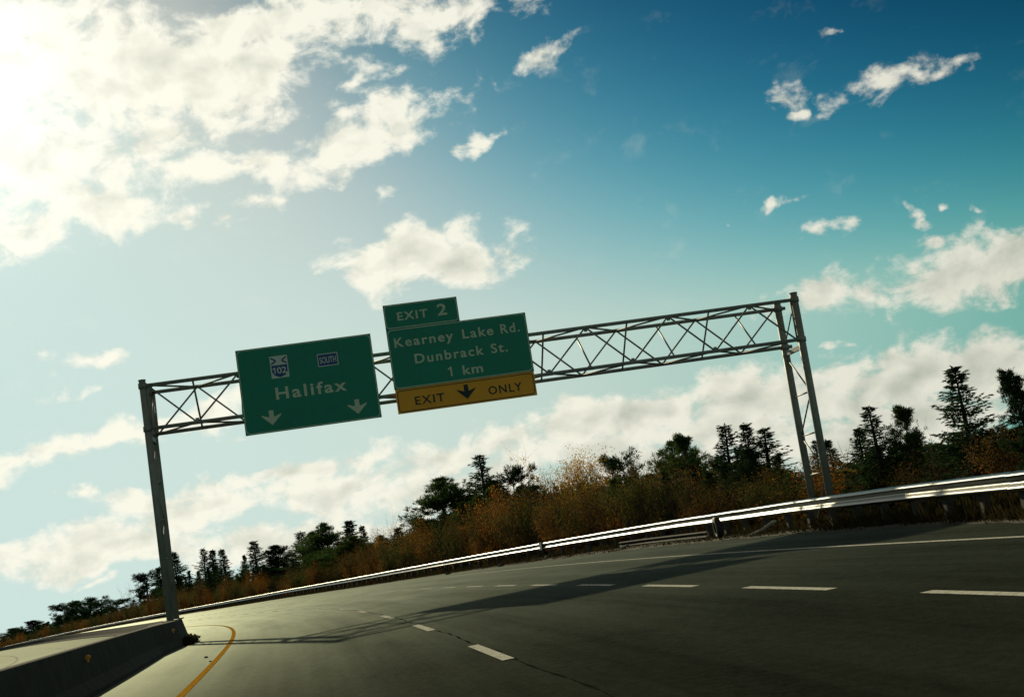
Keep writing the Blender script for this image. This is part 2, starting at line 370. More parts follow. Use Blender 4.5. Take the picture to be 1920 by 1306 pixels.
def strip(name, s0, s1, dL, dR, h, m, parent=None, ds=1.0, nd=1, kind=None):
    n = max(2, int(math.ceil((s1-s0)/ds))+1); S = np.linspace(s0, s1, n)
    dl = dL(S) if callable(dL) else np.full(n, dL, float); dr = dR(S) if callable(dR) else np.full(n, dR, float)
    V = []; UVs = []
    for j in range(nd+1):
        d = dl + (dr-dl)*j/nd; P = road(S, d, h); V.append(P); UVs.append(np.stack([S, d], -1))
    V = np.stack(V, 1).reshape(-1, 3); UVs = np.stack(UVs, 1).reshape(-1, 2)
    Fc = [(i*(nd+1)+j, i*(nd+1)+j+1, (i+1)*(nd+1)+j+1, (i+1)*(nd+1)+j) for i in range(n-1) for j in range(nd)]
    o = obj(name, mesh(name, V, Fc, m, uv=UVs, smooth=True), parent)
    if kind: o['kind'] = kind
    return o

# terrain: one grown sheet following the road, falling away on both sides, and a far lowland
def terrain_z(s, d):
    x, y, z, th, b = frame(s)
    dd = np.clip(d, -15.2, 14.0)
    base = z + b*dd
    right = np.clip(d-14.0, 0, None); left = np.clip(-15.2-d, 0, None)
    base = base - .07 - np.clip(right, 0, 8)*.06 - np.clip(right-70, 0, 300)*.10 - np.clip(left, 0, 6)*.12 - np.clip(left-6, 0, 400)*.10
    return base
def ground_pt(s, d):
    x, y, z, th, b = frame(s)
    return np.stack([x + d*np.cos(th), y + d*np.sin(th), terrain_z(s, d)], -1)
S = np.arange(-60, 756, 4.0); Dv = np.array([-120, -80, -50, -30, -21, -17, -15.2, -8, 0, 8, 12, 14.0, 16, 19, 22, 28, 36, 50, 70, 95, 130, 200.])
SS_, DD_ = np.meshgrid(S, Dv, indexing='ij')
Pg = ground_pt(SS_.ravel(), DD_.ravel()); nD = len(Dv)
Fg = [(i*nD+j, i*nD+j+1, (i+1)*nD+j+1, (i+1)*nD+j) for i in range(len(S)-1) for j in range(nD-1)]
obj('ground', mesh('ground', Pg, Fg, M_GROUND, smooth=True))['kind'] = 'structure'
V = []; Fc = []
rings = [(0, -14), (260, -16), (420, -26), (700, -55), (1500, -75), (5000, -90), (9000, -95)]
for r_, z_ in rings:
    for i in range(48):
        a = 2*math.pi*i/48; V.append((60+r_*math.cos(a), 150+r_*math.sin(a), z_))
for k in range(len(rings)-1):
    for i in range(48): Fc.append((k*48+i, k*48+(i+1) % 48, (k+1)*48+(i+1) % 48, (k+1)*48+i))
obj('far_lowland', mesh('far_lowland', V, Fc, M_GROUND, smooth=True))['kind'] = 'structure'

# pavements (each sheet 4 mm or more above the one below)
rd = strip('road', -50, 740, -1.75, edge_d, 0.0, M_ASPH, nd=8, kind='structure')
rd2 = strip('opposite_road', -50, 740, -15.0, -2.45, 0.0, M_ASPH2, nd=8, kind='structure')
strip('dirt_strip', -50, 740, lambda s: edge_d(s)-.06+.12*np.sin(s*1.9)*np.sin(s*.73), lambda s: edge_d(s)+1.6, .006, M_SOIL, kind='structure', ds=.5)
# painted lines: every dash a piece of its own
strip('edge_line', -50, 740, -.06, .06, .005, M_YELLOW, rd)
strip('edge_line', -50, 740, lambda s: 10.623+.0138*np.clip(s, 0, S0)-.06, lambda s: 10.623+.0138*np.clip(s, 0, S0)+.06, .005, M_WHITE, rd)
strip('edge_line', 40, 740, -3.58, -3.46, .005, M_WHITE, rd2)
strip('edge_line', 40, 740, -12.42, -12.18, .005, M_WHITE, rd2)
n = -8
while 12.433+5.350*n < 180:
    a = 12.433+5.350*n; strip('lane_dash', a-3, a, 7.446-.07, 7.446+.07, .005, M_WHITE, rd, ds=1.0) if a > -10 else None; n += 1
n = -3
while 17.323+8.266*n < 260:
    a = 17.323+8.266*n; strip('lane_dash', a-3, a, 3.710-.065, 3.710+.065, .009, M_WHITE, rd, ds=1.0); n += 1
for n in range(30):
    a = 60+9*n; strip('lane_dash', a-3.4, a, -8.05, -7.85, .005, M_WHITE, rd2, ds=1.0)
sm = strip('paving_seam', -50, 300, lambda s: 3.77+.02*np.sin(s*1.3)+.012*np.sin(s*5.1), lambda s: 3.782+.021*np.sin(s*1.3+.1)+.013*np.sin(s*4.9), .005, M_SEAM, rd, ds=.25)

# ------------------------------------------------------------------ median barrier, poured lengths
bar = empty('median_barrier', tuple(road(np.array([47.0]), np.array([-2.1]))[0]))
tag(bar, 'dark concrete median barrier with small amber reflectors, running left of the yellow line', 'barrier')
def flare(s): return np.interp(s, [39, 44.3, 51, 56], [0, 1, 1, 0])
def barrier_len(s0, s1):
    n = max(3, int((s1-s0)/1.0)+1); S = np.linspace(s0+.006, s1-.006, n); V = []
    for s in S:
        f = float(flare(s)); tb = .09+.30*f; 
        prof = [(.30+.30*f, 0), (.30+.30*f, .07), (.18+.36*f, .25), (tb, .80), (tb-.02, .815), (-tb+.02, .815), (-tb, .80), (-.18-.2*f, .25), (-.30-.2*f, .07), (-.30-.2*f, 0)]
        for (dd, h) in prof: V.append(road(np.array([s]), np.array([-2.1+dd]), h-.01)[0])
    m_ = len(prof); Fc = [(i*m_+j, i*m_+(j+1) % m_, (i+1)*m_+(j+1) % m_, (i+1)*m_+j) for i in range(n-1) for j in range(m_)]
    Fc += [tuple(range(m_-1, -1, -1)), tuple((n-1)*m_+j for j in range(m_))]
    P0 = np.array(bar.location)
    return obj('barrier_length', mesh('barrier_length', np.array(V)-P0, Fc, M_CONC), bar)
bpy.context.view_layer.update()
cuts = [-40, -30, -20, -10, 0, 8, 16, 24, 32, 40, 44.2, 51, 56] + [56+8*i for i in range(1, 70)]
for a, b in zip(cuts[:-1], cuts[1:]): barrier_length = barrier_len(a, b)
def reflector(s, side, h, size):
    P = road(np.array([s]), np.array([-2.1+side]), h)[0]; _, _, _, th, _ = frame(np.array([s]))
    b_ = MB(); 
    b_.tube((0, .012, 0), (0, -.012, 0), size, 12)
    b_.box(-.014, .014, -.01, .03, -size-.03, 0)
    o = b_.build('reflector', M_REFL, bar, loc=tuple(P-np.array(bar.location)))
    o.rotation_euler = (0, 0, float(th[0]))
for s_ in (2, 13, 24.9): reflector(s_, .165, .60, .046)
reflector(42.6, .42, .55, .05)
for s_ in (58, 72, 86): reflector(s_, .165, .60, .05)

# ------------------------------------------------------------------ gantry
GL = np.array([-4.584, 47.58]); AL = np.array([0.999916, -0.012936]); NL = np.array([0.012936, 0.999916])
SPAN = 23.17; ZT, ZB, DEP = 8.266, 6.799, 1.86
gz = float(terrain_z(np.array([47.0]), np.array([20.5]))[0])
GA = math.atan2(AL[1], AL[0])
gan = empty('sign_gantry', (GL[0], GL[1], .40), GA)
tag(gan, 'grey tubular steel truss gantry spanning the road, carrying the green signs', 'sign gantry')
def gp(x, y, z): return (x, y, z-.40)          # gantry local frame: x along, y away from us
def G(name, parts, parent=gan, m=M_GALV):
    b_ = MB()
    for (a, c, r_) in parts: b_.tube(gp(*a), gp(*c), r_, 10 if r_ > .04 else 6)
    return b_.build(name, m, parent, smooth=True)
cr_ = .066
for (y, z) in ((0, ZT), (DEP, ZT), (0, ZB), (DEP, ZB)):
    x1 = SPAN-.12 if y == 0 else SPAN+.28
    G('chord', [((.12 if y == 0 else .10, y, z), (x1, y, z), cr_)])
# posts: left pair on the barrier pedestal, right pair on the verge
post_top = 8.45
legs = []
for (x, y, zb, r_) in ((0, 0, .36, .115), (0, DEP, .36, .115), (SPAN, 0, gz-.1, .135), (SPAN, DEP, gz-.1, .135)):
    pz = post_top if x == 0 else post_top+.05
    b_ = MB(); b_.tube(gp(x, y, zb), gp(x, y, pz), r_, 16); p_ = b_.build('post', M_GALV, gan, smooth=True); legs.append(p_)
    b_ = MB(); b_.tube(gp(x, y, pz), gp(x, y, pz+.03), r_+.012, 16); b_.build('post_cap', M_GALV, p_)
    b_ = MB(); q = r_+.12; X, Y, Z = gp(x, y, zb); b_.box(X-q, X+q, Y-q, Y+q, Z+.02, Z+.07); b_.build('base_plate', M_GALV, p_)
    for zz in (ZT, ZB):
        b_ = MB(); b_.tube(gp(x, y, zz-.09), gp(x, y, zz+.09), r_+.03, 16); b_.build('clamp_collar', M_GALV, p_, smooth=True)
# end frames: lacing between the two posts of each pair
for x in (0.0, SPAN):
    zt = ZB-.42; lv = [zt, zt-1.48, zt-2.95, zt-4.4, gz+.35 if x else 1.2]
    lv = lv if x else [zt, zt-1.3, zt-2.6, zt-3.9, 1.3]
    b_ = MB(); b_.box(gp(x, 0, 0)[0]-.06, gp(x, 0, 0)[0]+.06, .1, DEP-.1, gp(0, 0, ZB-.34)[2], gp(0, 0, ZB-.18)[2]); b_.build('cross_beam', M_GALV, gan)
    for i in range(4):
        if i: G('cross_bar', [((x, .1, lv[i]), (x, DEP-.1, lv[i]), .032)])
        a, c = (.12, DEP-.12) if i % 2 == 1 else (DEP-.12, .12)
        G('lacing_bar', [((x, a, lv[i]-.08), (x, c, lv[i+1]+.08), .032 if x else .02)])
    if x: G('lacing_bar', [((x, .1, ZT-.1), (x, DEP-.1, ZB+.1), .028)]); 
A_ = [3.18+3.045*k for k in range(-1, 7)]           # near-face top nodes
B_ = [a+1.5225 for a in A_]
nodes = sorted([(a, 'A') for a in A_ if .1 < a < SPAN-.2] + [(b, 'B') for b in B_ if 0 < b < SPAN-.2] + [(.16, 'A' )])
nodes = [(x, k) for x, k in nodes if x > .1]
if nodes[0][0] == .16 and nodes[1][0] < .9: nodes.pop(1)
seq = nodes + [(SPAN-.16, 'B' if nodes[-1][1] == 'A' else 'A')]
br = .034
for (xa, ka), (xb, kb) in zip(seq[:-1], seq[1:]):
    if ka == kb: kb = 'B' if ka == 'A' else 'A'
    G('diagonal', [((xa, 0, ZT if ka == 'A' else ZB), (xb, 0, ZT if kb == 'A' else ZB), br)])
    G('diagonal', [((xa, DEP, ZB if ka == 'A' else ZT), (xb, DEP, ZB if kb == 'A' else ZT), br)])
    G('lateral_brace', [((xa, 0 if ka == 'A' else DEP, ZT), (xb, 0 if kb == 'A' else DEP, ZT), br)])
    G('lateral_brace', [((xa, DEP if ka == 'A' else 0, ZB), (xb, DEP if kb == 'A' else 0, ZB), br)])
for (x, k) in seq[1:-1]:
    if k == 'A': G('cross_frame', [((x, DEP, ZT), (x, 0, ZB), br)])
    else: G('cross_frame', [((x, 0, ZT), (x, DEP, ZB), br)])
    b_ = MB()
    z_ = ZT-.11 if k == 'A' else ZB+.11
    X, Y, Z = gp(x, 0, z_); b_.box(X-.06, X+.06, Y-.008, Y+.008, Z-.045, Z+.045); b_.build('gusset', M_GALV, gan)
G('cross_frame', [((SPAN-.16, 0, ZT), (SPAN-.16, 0, ZB), br)])

# ------------------------------------------------------------------ signs
SY = -.35
def signroot(name, label, x, z):
    P = GL + AL*x + NL*SY
    o = empty(name, (P[0], P[1], z), GA); tag(o, label, 'road sign'); return o
def rrect(x0, x1, z0, z1, r_, n=6):
    pts = []
    for (cx, cz, a0) in ((x1-r_, z0+r_, -90), (x1-r_, z1-r_, 0), (x0+r_, z1-r_, 90), (x0+r_, z0+r_, 180)):
        for i in range(n+1):
            a = R(a0+90*i/n); pts.append((cx+r_*math.cos(a), cz+r_*math.sin(a)))
    return pts
def ring(outer, inner, y, yb):
    n = len(outer); V = [(p[0], y, p[1]) for p in outer] + [(p[0], y, p[1]) for p in inner] + [(p[0], yb, p[1]) for p in outer] + [(p[0], yb, p[1]) for p in inner]
    Fc = []
    for i in range(n):
        j = (i+1) % n
        Fc += [(i, j, n+j, n+i), (i, 2*n+i, 2*n+j, j), (n+i, n+j, 3*n+j, 3*n+i)]
    b_ = MB(); b_.add(V, Fc); return b_
def panel(name, parent, x0, x1, z0, z1, m, edge=M_SIGNEDGE, bd=None, bw=.035, inset=.02, rad=.17):
    b_ = MB(); b_.box(x0, x1, 0, .05, z0, z1); p = b_.build(name, m, parent)
    # face corners stay dark beyond the rounded border
    if bd:
        o_ = rrect(x0+inset, x1-inset, z0+inset, z1-inset, rad); i_ = rrect(x0+inset+bw, x1-inset-bw, z0+inset+bw, z1-inset-bw, max(.02, rad-bw))
        ring(o_, i_, -.004, .001).build('border', bd, p)
    for i in range(1, int((x1-x0)/1.2)+1) if (x1-x0) > 3 and z1-z0 > 1 else ():
        xx = x0+i*(x1-x0)/(int((x1-x0)/1.2)+1); b_ = MB(); b_.box(xx-.004, xx+.004, -.002, .001, z0+.07, z1-.07); b_.build('panel_seam', edge, p)
    b_ = MB()
    k = int((x1-x0)/.95)+1
    for i in range(k):
        xx = x0+(x1-x0)*(i+.5)/k; b_.box(xx-.035, xx+.035, .052, .11, z0+.05, z1-.05)
    b_.build('stiffener', M_GALV, p)
    return p
def text(s, x, z, size, m, parent, name='lettering', spacing=1.0, width=None, bold=.012, y=-.005, align='CENTER', sx=None):
    cu = bpy.data.curves.new('txt', 'FONT'); cu.body = s; cu.size = size; cu.space_character = spacing; cu.offset = bold*size; cu.resolution_u = 4
    cu.align_x = 'LEFT'; cu.extrude = .0015
    ob = bpy.data.objects.new('txt', cu); COL.objects.link(ob)
    dg = bpy.context.evaluated_depsgraph_get(); dg.update()
    me = bpy.data.meshes.new_from_object(ob.evaluated_get(dg)); bpy.data.objects.remove(ob); bpy.data.curves.remove(cu)
    n = len(me.vertices); co = np.empty(n*3); me.vertices.foreach_get('co', co); co = co.reshape(-1, 3)
    w = co[:, 0].max()-co[:, 0].min(); x0 = co[:, 0].min()
    fx = (width/w) if width else (sx or 1.0)
    nc = np.stack([(co[:, 0]-x0)*fx, -co[:, 2], co[:, 1]], -1)
    nc[:, 0] += x - (w*fx/2 if align == 'CENTER' else 0); nc[:, 1] += y; nc[:, 2] += z
    me.vertices.foreach_set('co', nc.ravel()); me.materials.clear(); me.materials.append(m); me.update()
    me.name = name
    return obj(name, me, parent)
def one(x, z, h, m, parent, y=-.005, name='lettering'):
    w = h*.17; pts = [(x-w/2, z), (x+w/2, z), (x+w/2, z+h), (x-w*.35, z+h), (x-w*2.0, z+h*.80), (x-w*1.6, z+h*.66), (x-w/2, z+h*.77)]
    n = len(pts); V = [(p[0], y, p[1]) for p in pts] + [(p[0], y+.003, p[1]) for p in pts]
    b_ = MB(); b_.add(V, [(0, 1, 2, 6), (2, 3, 6), (3, 4, 5, 6)] + [(i, (i+1) % n, n+(i+1) % n, n+i) for i in range(n)])
    return b_.build(name, m, parent)
def flat(name, pts, y, m, parent, th=.003):
    b_ = MB(); b_.poly(pts, y, y+th); return b_.build(name, m, parent)
def arrow(cx, ztop, w, h, m, parent, y=-.005):
    # down arrow, swept-back head
    sw = w*.23/2
    pts = [(-sw, 0), (sw, 0), (sw, -h*.46), (w/2, -h*.28), (w*.46, -h*.40), (0, -h), (-w*.46, -h*.40), (-w/2, -h*.28), (-sw, -h*.46)]
    b_ = MB(); P = [(cx+p[0], ztop+p[1]) for p in pts]
    n = len(P); V = [(p[0], y, p[1]) for p in P] + [(p[0], y+.003, p[1]) for p in P]
    tri = [(0, 8, 2, 1), (8, 7, 6), (2, 4, 3), (8, 6, 5), (8, 5, 2), (2, 5, 4)]
    b_.add(V, tri + [(i, (i+1) % n, n+(i+1) % n, n+i) for i in range(n)])
    return b_.build('arrow', m, parent)
# sign over the through lanes. local x from 0, z from its bottom
sA = signroot('guide_sign', 'large green sign reading Halifax with two pale down arrows and a blue 102 shield', 3.197, 6.075)
pA = panel('panel', sA, 0, 4.60, 0, 2.915, M_GREEN, bd=M_LEGEND, bw=.03)
text('Halifax', 2.36, 1.085, .57, M_LEGEND, pA, spacing=1.22, width=2.40, bold=.022)
arrow(.93, .745, .68, .50, M_LEGEND, pA); arrow(3.83, .72, .68, .50, M_LEGEND, pA)
# route shield
shx, shz, shw, shh = 1.10, 1.80, .60, .76
st = MB(); st.box(shx, shx+shw, -.012, -.002, shz, shz+shh); sh = st.build('route_shield', M_SHWHITE, pA)
pts = [(shx+.035, shz+.44), (shx+shw-.035, shz+.44), (shx+shw-.04, shz+.22), (shx+shw*.80, shz+.09), (shx+shw*.5, shz+.02), (shx+shw*.20, shz+.09), (shx+.04, shz+.22)]
# shield body, crossing bars and numerals are printed pieces of the shield: kept as parts of the panel
flat('shield_body', pts, -.016, M_BLUE, pA)
b_ = MB()
for sgn in (-1, 1):
    cx_ = shx+shw/2
    for (za, zb_) in ((.70, .595), (.49, .585)):
        a = (cx_+sgn*.26, -.015, shz+za); c = (cx_+sgn*.10, -.015, shz+zb_); d = Vector((c[0]-a[0], 0, c[2]-a[2])).normalized(); nrm = Vector((-d.z, 0, d.x))*.026
        b_.add([(a[0]+nrm.x, -.015, a[2]+nrm.z), (c[0]+nrm.x, -.015, c[2]+nrm.z), (c[0]-nrm.x, -.015, c[2]-nrm.z), (a[0]-nrm.x, -.015, a[2]-nrm.z)], [(0, 1, 2, 3)])
b_.build('shield_emblem', M_BLUE, pA)
one(shx+.135, shz+.155, .215, M_SHWHITE, pA, y=-.02, name='shield_numerals')
text('02', shx+.365, shz+.155, .30, M_SHWHITE, pA, name='shield_numerals', width=.32, bold=.02, y=-.02)
b_ = MB(); b_.box(2.70, 3.40, -.012, -.002, 1.99, 2.43); b_.build('direction_plate', M_SHWHITE, pA)
b_ = MB(); b_.box(2.73, 3.37, -.015, -.012, 2.02, 2.40); b_.build('direction_field', M_BLUE, pA)
text('SOUTH', 3.05, 2.10, .30, M_SHWHITE, pA, name='direction_lettering', width=.56, bold=.012, y=-.02)
# exit sign
sB = signroot('exit_sign', 'green exit sign for Kearney Lake Rd. with tab above and amber strip below', 8.35, 6.09)
tab = panel('exit_tab', sB, 0, 2.585, 2.94, 3.80, M_GREEN, bd=M_LEGEND, bw=.03, rad=.13)
text('EXIT', .98, 3.22, .40, M_LEGEND, tab, spacing=1.2, width=1.06, bold=.02)
text('2', 2.02, 3.22, .56, M_LEGEND, tab, width=.33, bold=.022)
mp = panel('main_panel', sB, 0, 4.90, .845, 2.935, M_GREEN, bd=M_LEGEND, bw=.03)
for w_, x_, wd in (('Kearney', 1.245, 2.05), ('Lake', 3.145, 1.09), ('Rd.', 4.283, .675)): text(w_, x_, 2.30, .46, M_LEGEND, mp, spacing=1.2, width=wd, bold=.018)
for w_, x_, wd in (('Dunbrack', 2.05, 2.41), ('St.', 3.805, .58)): text(w_, x_, 1.66, .46, M_LEGEND, mp, spacing=1.2, width=wd, bold=.018)
one(2.03, 1.05, .335, M_LEGEND, mp)
text('km', 2.78, 1.05, .46, M_LEGEND, mp, spacing=1.15, width=.70, bold=.018)
yp = panel('exit_only_strip', sB, .02, 4.88, 0, .84, M_AMBER, bd=M_BLACK, bw=.028, inset=.045, rad=.13)
text('EXIT', 1.16, .24, .40, M_BLACK, yp, spacing=1.2, width=1.02, bold=.014)
arrow(2.45, .70, .66, .50, M_BLACK, yp)
text('ONLY', 3.80, .24, .40, M_BLACK, yp, spacing=1.2, width=1.18, bold=.014)
# hangers from the near chords to the sign backs
for (sr, xs, zoff) in ((sA, (.5, 1.7, 2.9, 4.1), 6.075), (sB, (.4, 1.7, 3.1, 4.4), 6.09)):
    for x in xs:
        b_ = MB(); b_.box(x-.04, x+.04, .11, .17, .12, 2.70); b_.box(x-.03, x+.03, .17, .31, ZT-zoff-.05, ZT-zoff+.05); b_.box(x-.03, x+.03, .17, .31, ZB-zoff-.05, ZB-zoff+.05)
        b_.build('hanger', M_GALV, sr)

# ------------------------------------------------------------------ guardrail
gr = empty('steel_guardrail', tuple(road(np.array([40.0]), np.array([14.9]))[0]))
tag(gr, 'long W-beam steel guardrail curving along the right shoulder below the trees', 'guardrail')
bpy.context.view_layer.update(); G0 = np.array(gr.location)
prof = [(.0, .750), (-.045, .742), (-.078, .712), (-.080, .680), (-.020, .618), (-.012, .595), (-.020, .572), (-.080, .510), (-.078, .478), (-.045, .448), (0, .440)]
rr_ = random.Random(5)
def smoothprof(p, k=3):
    out = []
    for i in range(len(p)-1):
        p0, p1, p2, p3 = (p[max(0, i-1)], p[i], p[i+1], p[min(len(p)-1, i+2)])
        for j in range(k):
            t = j/k; out.append(tuple(.5*(2*p1[c]+(p2[c]-p0[c])*t+(2*p0[c]-5*p1[c]+4*p2[c]-p3[c])*t*t+(3*p1[c]-p0[c]-3*p2[c]+p3[c])*t**3) for c in (0, 1)))
    return out+[p[-1]]
prof = smoothprof(prof)
def rail_sec(a, b, dz=0, dd=0):
    n = 4; S = np.linspace(a-.12, b, n+1); V = []
    for i, s in enumerate(S):
        for (w, h) in prof:
            k = i/n
            V.append(road(np.array([s]), np.array([rail_d(s)+w+dd*k+(.004 if i == 0 else 0)]), h+dz*k)[0])
    m_ = len(prof); Fc = [(i*m_+j, i*m_+j+1, (i+1)*m_+j+1, (i+1)*m_+j) for i in range(n) for j in range(m_-1)]
    o = obj('rail_section', mesh('rail_section', np.array(V)-G0, Fc, M_RAILM, smooth=True), gr)
    md = o.modifiers.new('thick', 'SOLIDIFY'); md.thickness = .004; md.use_rim = False
    return o
s_ = -14.0; kk = 0
while s_ < 700:
    st_ = 3.81 if s_ < 200 else 11.43
    rail_sec(s_, s_+st_, dz=rr_.uniform(-.006, .006), dd=rr_.uniform(-.008, .008)); s_ += st_
b_ = MB(); b_.box(-.075, .075, 0.09, .24, -.3, .70); pm = mesh('guardrail_post', b_.v, b_.f, M_POSTW)
b_ = MB(); b_.box(-.06, .06, 0.004, .088, .46, .72); bm_ = mesh('spacer_block', b_.v, b_.f, M_POSTW)
s_ = -12.2
while s_ < 260:
    P = road(np.array([s_]), np.array([rail_d(s_)]))[0]; th = float(frame(np.array([s_]))[3][0])
    o = obj('guardrail_post', pm, gr, tuple(P-G0), (rr_.uniform(-.03, .03), rr_.uniform(-.03, .03), th-math.pi/2))
    if s_ < 130: obj('spacer_block', bm_, o)
    s_ += 1.905
# the bent splice where two runs meet
P = road(np.array([64.6]), np.array([rail_d(64.6)-.09]), .60)[0]
b_ = MB(); b_.box(-.22, .22, -.035, .035, -.17, .19); o = b_.build('splice_plate', M_RAILM, gr, loc=tuple(P-G0)); o.rotation_euler = (0, .05, float(frame(np.array([64.6]))[3][0])+math.pi/2)
# loose old rail lying on the verge below
o_b = MB()
V = []; S = np.linspace(41.5, 52.5, 12)
for s in S:
    for (w, h) in prof: V.append(road(np.array([s]), np.array([rail_d(s)-.35+w]), (h-.44)*.7+.05)[0])
m_ = len(prof); Fc = [(i*m_+j, i*m_+j+1, (i+1)*m_+j+1, (i+1)*m_+j) for i in range(len(S)-1) for j in range(m_-1)]
o = obj('fallen_rail', mesh('fallen_rail', V, Fc, mat('dull_old_steel', (.045, .045, .035), .8, .0, noise=(1.2, (.02, .02, .018), .45, .55), spec=.08), smooth=True))
tag(o, 'dull old rail lying on the verge under the guardrail, left of the worn tyre', 'rail')

# worn tyre leaning on the rail
def torus(R_, r_, nR, nr, mi=None):
    V = []; Fc = []
    for i in range(nR):
        a = 2*math.pi*i/nR
        for j in range(nr):
            b = 2*math.pi*j/nr; V.append(((R_+r_[0]*math.cos(b))*math.cos(a), r_[1]*math.sin(b), (R_+r_[0]*math.cos(b))*math.sin(a)))
    for i in range(nR):
        for j in range(nr): Fc.append((i*nr+j, i*nr+(j+1) % nr, ((i+1) % nR)*nr+(j+1) % nr, ((i+1) % nR)*nr+j))
    return V, Fc
ts = 40.6; P = road(np.array([ts]), np.array([rail_d(ts)-.30]), 0)[0]
ty = empty('worn_tyre', (P[0], P[1], P[2]+.33), -1.15)
tag(ty, 'worn dark tyre standing on edge against the guardrail left of the gantry legs', 'tyre')
V, Fc = torus(.26, (.075, .10), 32, 12); obj('tread', mesh('tread', V, Fc, M_RUBBER, smooth=True), ty)
V, Fc = torus(.205, (.018, .012), 32, 6); V = [(x, y-.085, z) for x, y, z in V]; obj('bead', mesh('bead', V, Fc, M_RUBBERLIT, smooth=True), ty)
ty.rotation_euler = (.08, .0, R(-97))

# small things on the verge and road
def lump(name, s, d, size, m, label, cat, seed, flat_=.6):
    r = random.Random(seed); V = []; nu, nv = 8, 5
    V.append((0, 0, size*flat_))
    for j in range(1, nv):
        for i in range(nu):
            a = 2*math.pi*i/nu; b = math.pi*j/nv; rr = size*r.uniform(.7, 1.2)
            V.append((rr*math.sin(b)*math.cos(a), rr*math.sin(b)*math.sin(a), rr*math.cos(b)*flat_))
    V.append((0, 0, -size*flat_)); L = len(V)-1; Fc = []
    for i in range(nu):
        Fc.append((0, 1+i, 1+(i+1) % nu)); Fc.append((L, L-nu+(i+1) % nu, L-nu+i))
        for j in range(nv-2): Fc.append((1+j*nu+i, 1+(j+1)*nu+i, 1+(j+1)*nu+(i+1) % nu, 1+j*nu+(i+1) % nu))
    P = road(np.array([s]), np.array([d]), size*flat_*.5)[0]
    o = obj(name, mesh(name, V, Fc, m), loc=tuple(P)); tag(o, label, cat); return o
lump('stone', 30.3, -.30, .05, M_STONE, 'dark stone on the asphalt between the barrier and the yellow line', 'stone', 1, .5)
lump('stone', 27.9, -.10, .03, M_STONE, 'tiny stone on the asphalt nearer the yellow line', 'stone', 2, .5)
lump('stone', 78, 13.2, .16, M_STONE, 'dark lump at the shoulder edge left of centre', 'stone', 3)
lump('stone', 68, 13.7, .16, M_STONE, 'dark lump at the shoulder edge under the yellow birch', 'stone', 4)
def scrap(name, s, d, L, label, cat, seed, m=M_LITTER):
    r = random.Random(seed); b_ = MB(); p = Vector((0, 0, .05)); n = 5
    for i in range(n):
        q_ = p + Vector((L/n, r.uniform(-.1, .1), r.uniform(-.03, .09)))
        b_.tube(p, q_, r.uniform(.03, .05), 6); p = q_
    P = road(np.array([s]), np.array([d]))[0]
    o = b_.build(name, m, loc=tuple(P)); o.rotation_euler = (0, 0, r.uniform(.0, .3)); tag(o, label, cat); return o
scrap('torn_strip', 51.5, 14.75, 1.3, 'pale torn strip of debris at the shoulder edge below the birch', 'debris', 1)
scrap('torn_strip', 36.4, 14.1, .8, 'pale broken stick lying on the verge right of the tyre', 'debris', 3)
scrap('torn_strip', 64.0, 14.3, .7, 'small white scrap on the verge under the bent rail splice', 'debris', 7)

# ------------------------------------------------------------------ vegetation
rng = np.random.default_rng(11)
class Veg:
    """leaf quads and twig prisms gathered as arrays"""
    def __init__(s): s.lv = []; s.lm = []; s.tv = []; s.tf = []; s.nb = 0
    def leaf(s, P, Dr, L, W, m=0):         # arrays: base, direction(unit), length, width
        P = np.atleast_2d(P); Dr = np.atleast_2d(Dr); n = len(P)
        rnd = rng.normal(size=(n, 3)); sd = np.cross(Dr, rnd); sd /= np.linalg.norm(sd, axis=1, keepdims=True)+1e-9
        L = np.broadcast_to(np.asarray(L, float), (n,))[:, None]; W = np.broadcast_to(np.asarray(W, float), (n,))[:, None]
        q = np.stack([P, P+Dr*L*.45+sd*W*.5, P+Dr*L, P+Dr*L*.45-sd*W*.5], 1)
        s.lv.append(q.reshape(-1, 3)); s.lm.append(np.full(n, m))
    def twig(s, a, b, ra, rb):
        a = np.asarray(a, float); b = np.asarray(b, float); d = b-a; d = d/(np.linalg.norm(d)+1e-9)
        t = np.array([0, 0, 1.]) if abs(d[2]) < .9 else np.array([1., 0, 0]); x = np.cross(d, t); x /= np.linalg.norm(x); y = np.cross(d, x)
        k = 3; an = np.arange(k)*2*np.pi/k
        o = np.cos(an)[:, None]*x+np.sin(an)[:, None]*y
        s.tv.append(np.concatenate([a+o*ra, b+o*rb])); bse = s.nb
        s.tf += [(bse+i, bse+(i+1) % k, bse+k+(i+1) % k, bse+k+i) for i in range(k)]; s.nb += 2*k
    def mesh_leaves(s, name, mats, with_twigs=True, twigmat=None):
        LV = np.concatenate(s.lv) if s.lv else np.zeros((0, 3)); n = len(LV)//4
        Fc = np.arange(4*n).reshape(-1, 4).tolist(); mi = np.concatenate(s.lm).tolist() if s.lm else []
        mats = list(mats)
        if with_twigs and s.tv:
            TV = np.concatenate(s.tv); Fc += [tuple(4*n+i for i in f) for f in s.tf]; LV = np.concatenate([LV, TV]); mi = mi+[len(mats)]*len(s.tf); mats.append(twigmat or M_TWIG)
        return mesh(name, LV, Fc, mats, midx=mi)
def unit(v): return v/(np.linalg.norm(v, axis=-1, keepdims=True)+1e-9)
def trunk_mesh(name, pts, rad, m, n=7):
    b_ = MB()
    V = []; Fc = []
    for i, (p, r_) in enumerate(zip(pts, rad)):
        for j in range(n): a = 2*math.pi*j/n; V.append((p[0]+r_*math.cos(a), p[1]+r_*math.sin(a), p[2]))
    for i in range(len(pts)-1):
        for j in range(n): Fc.append((i*n+j, i*n+(j+1) % n, (i+1)*n+(j+1) % n, (i+1)*n+j))
    return mesh(name, V, Fc, m, smooth=True)

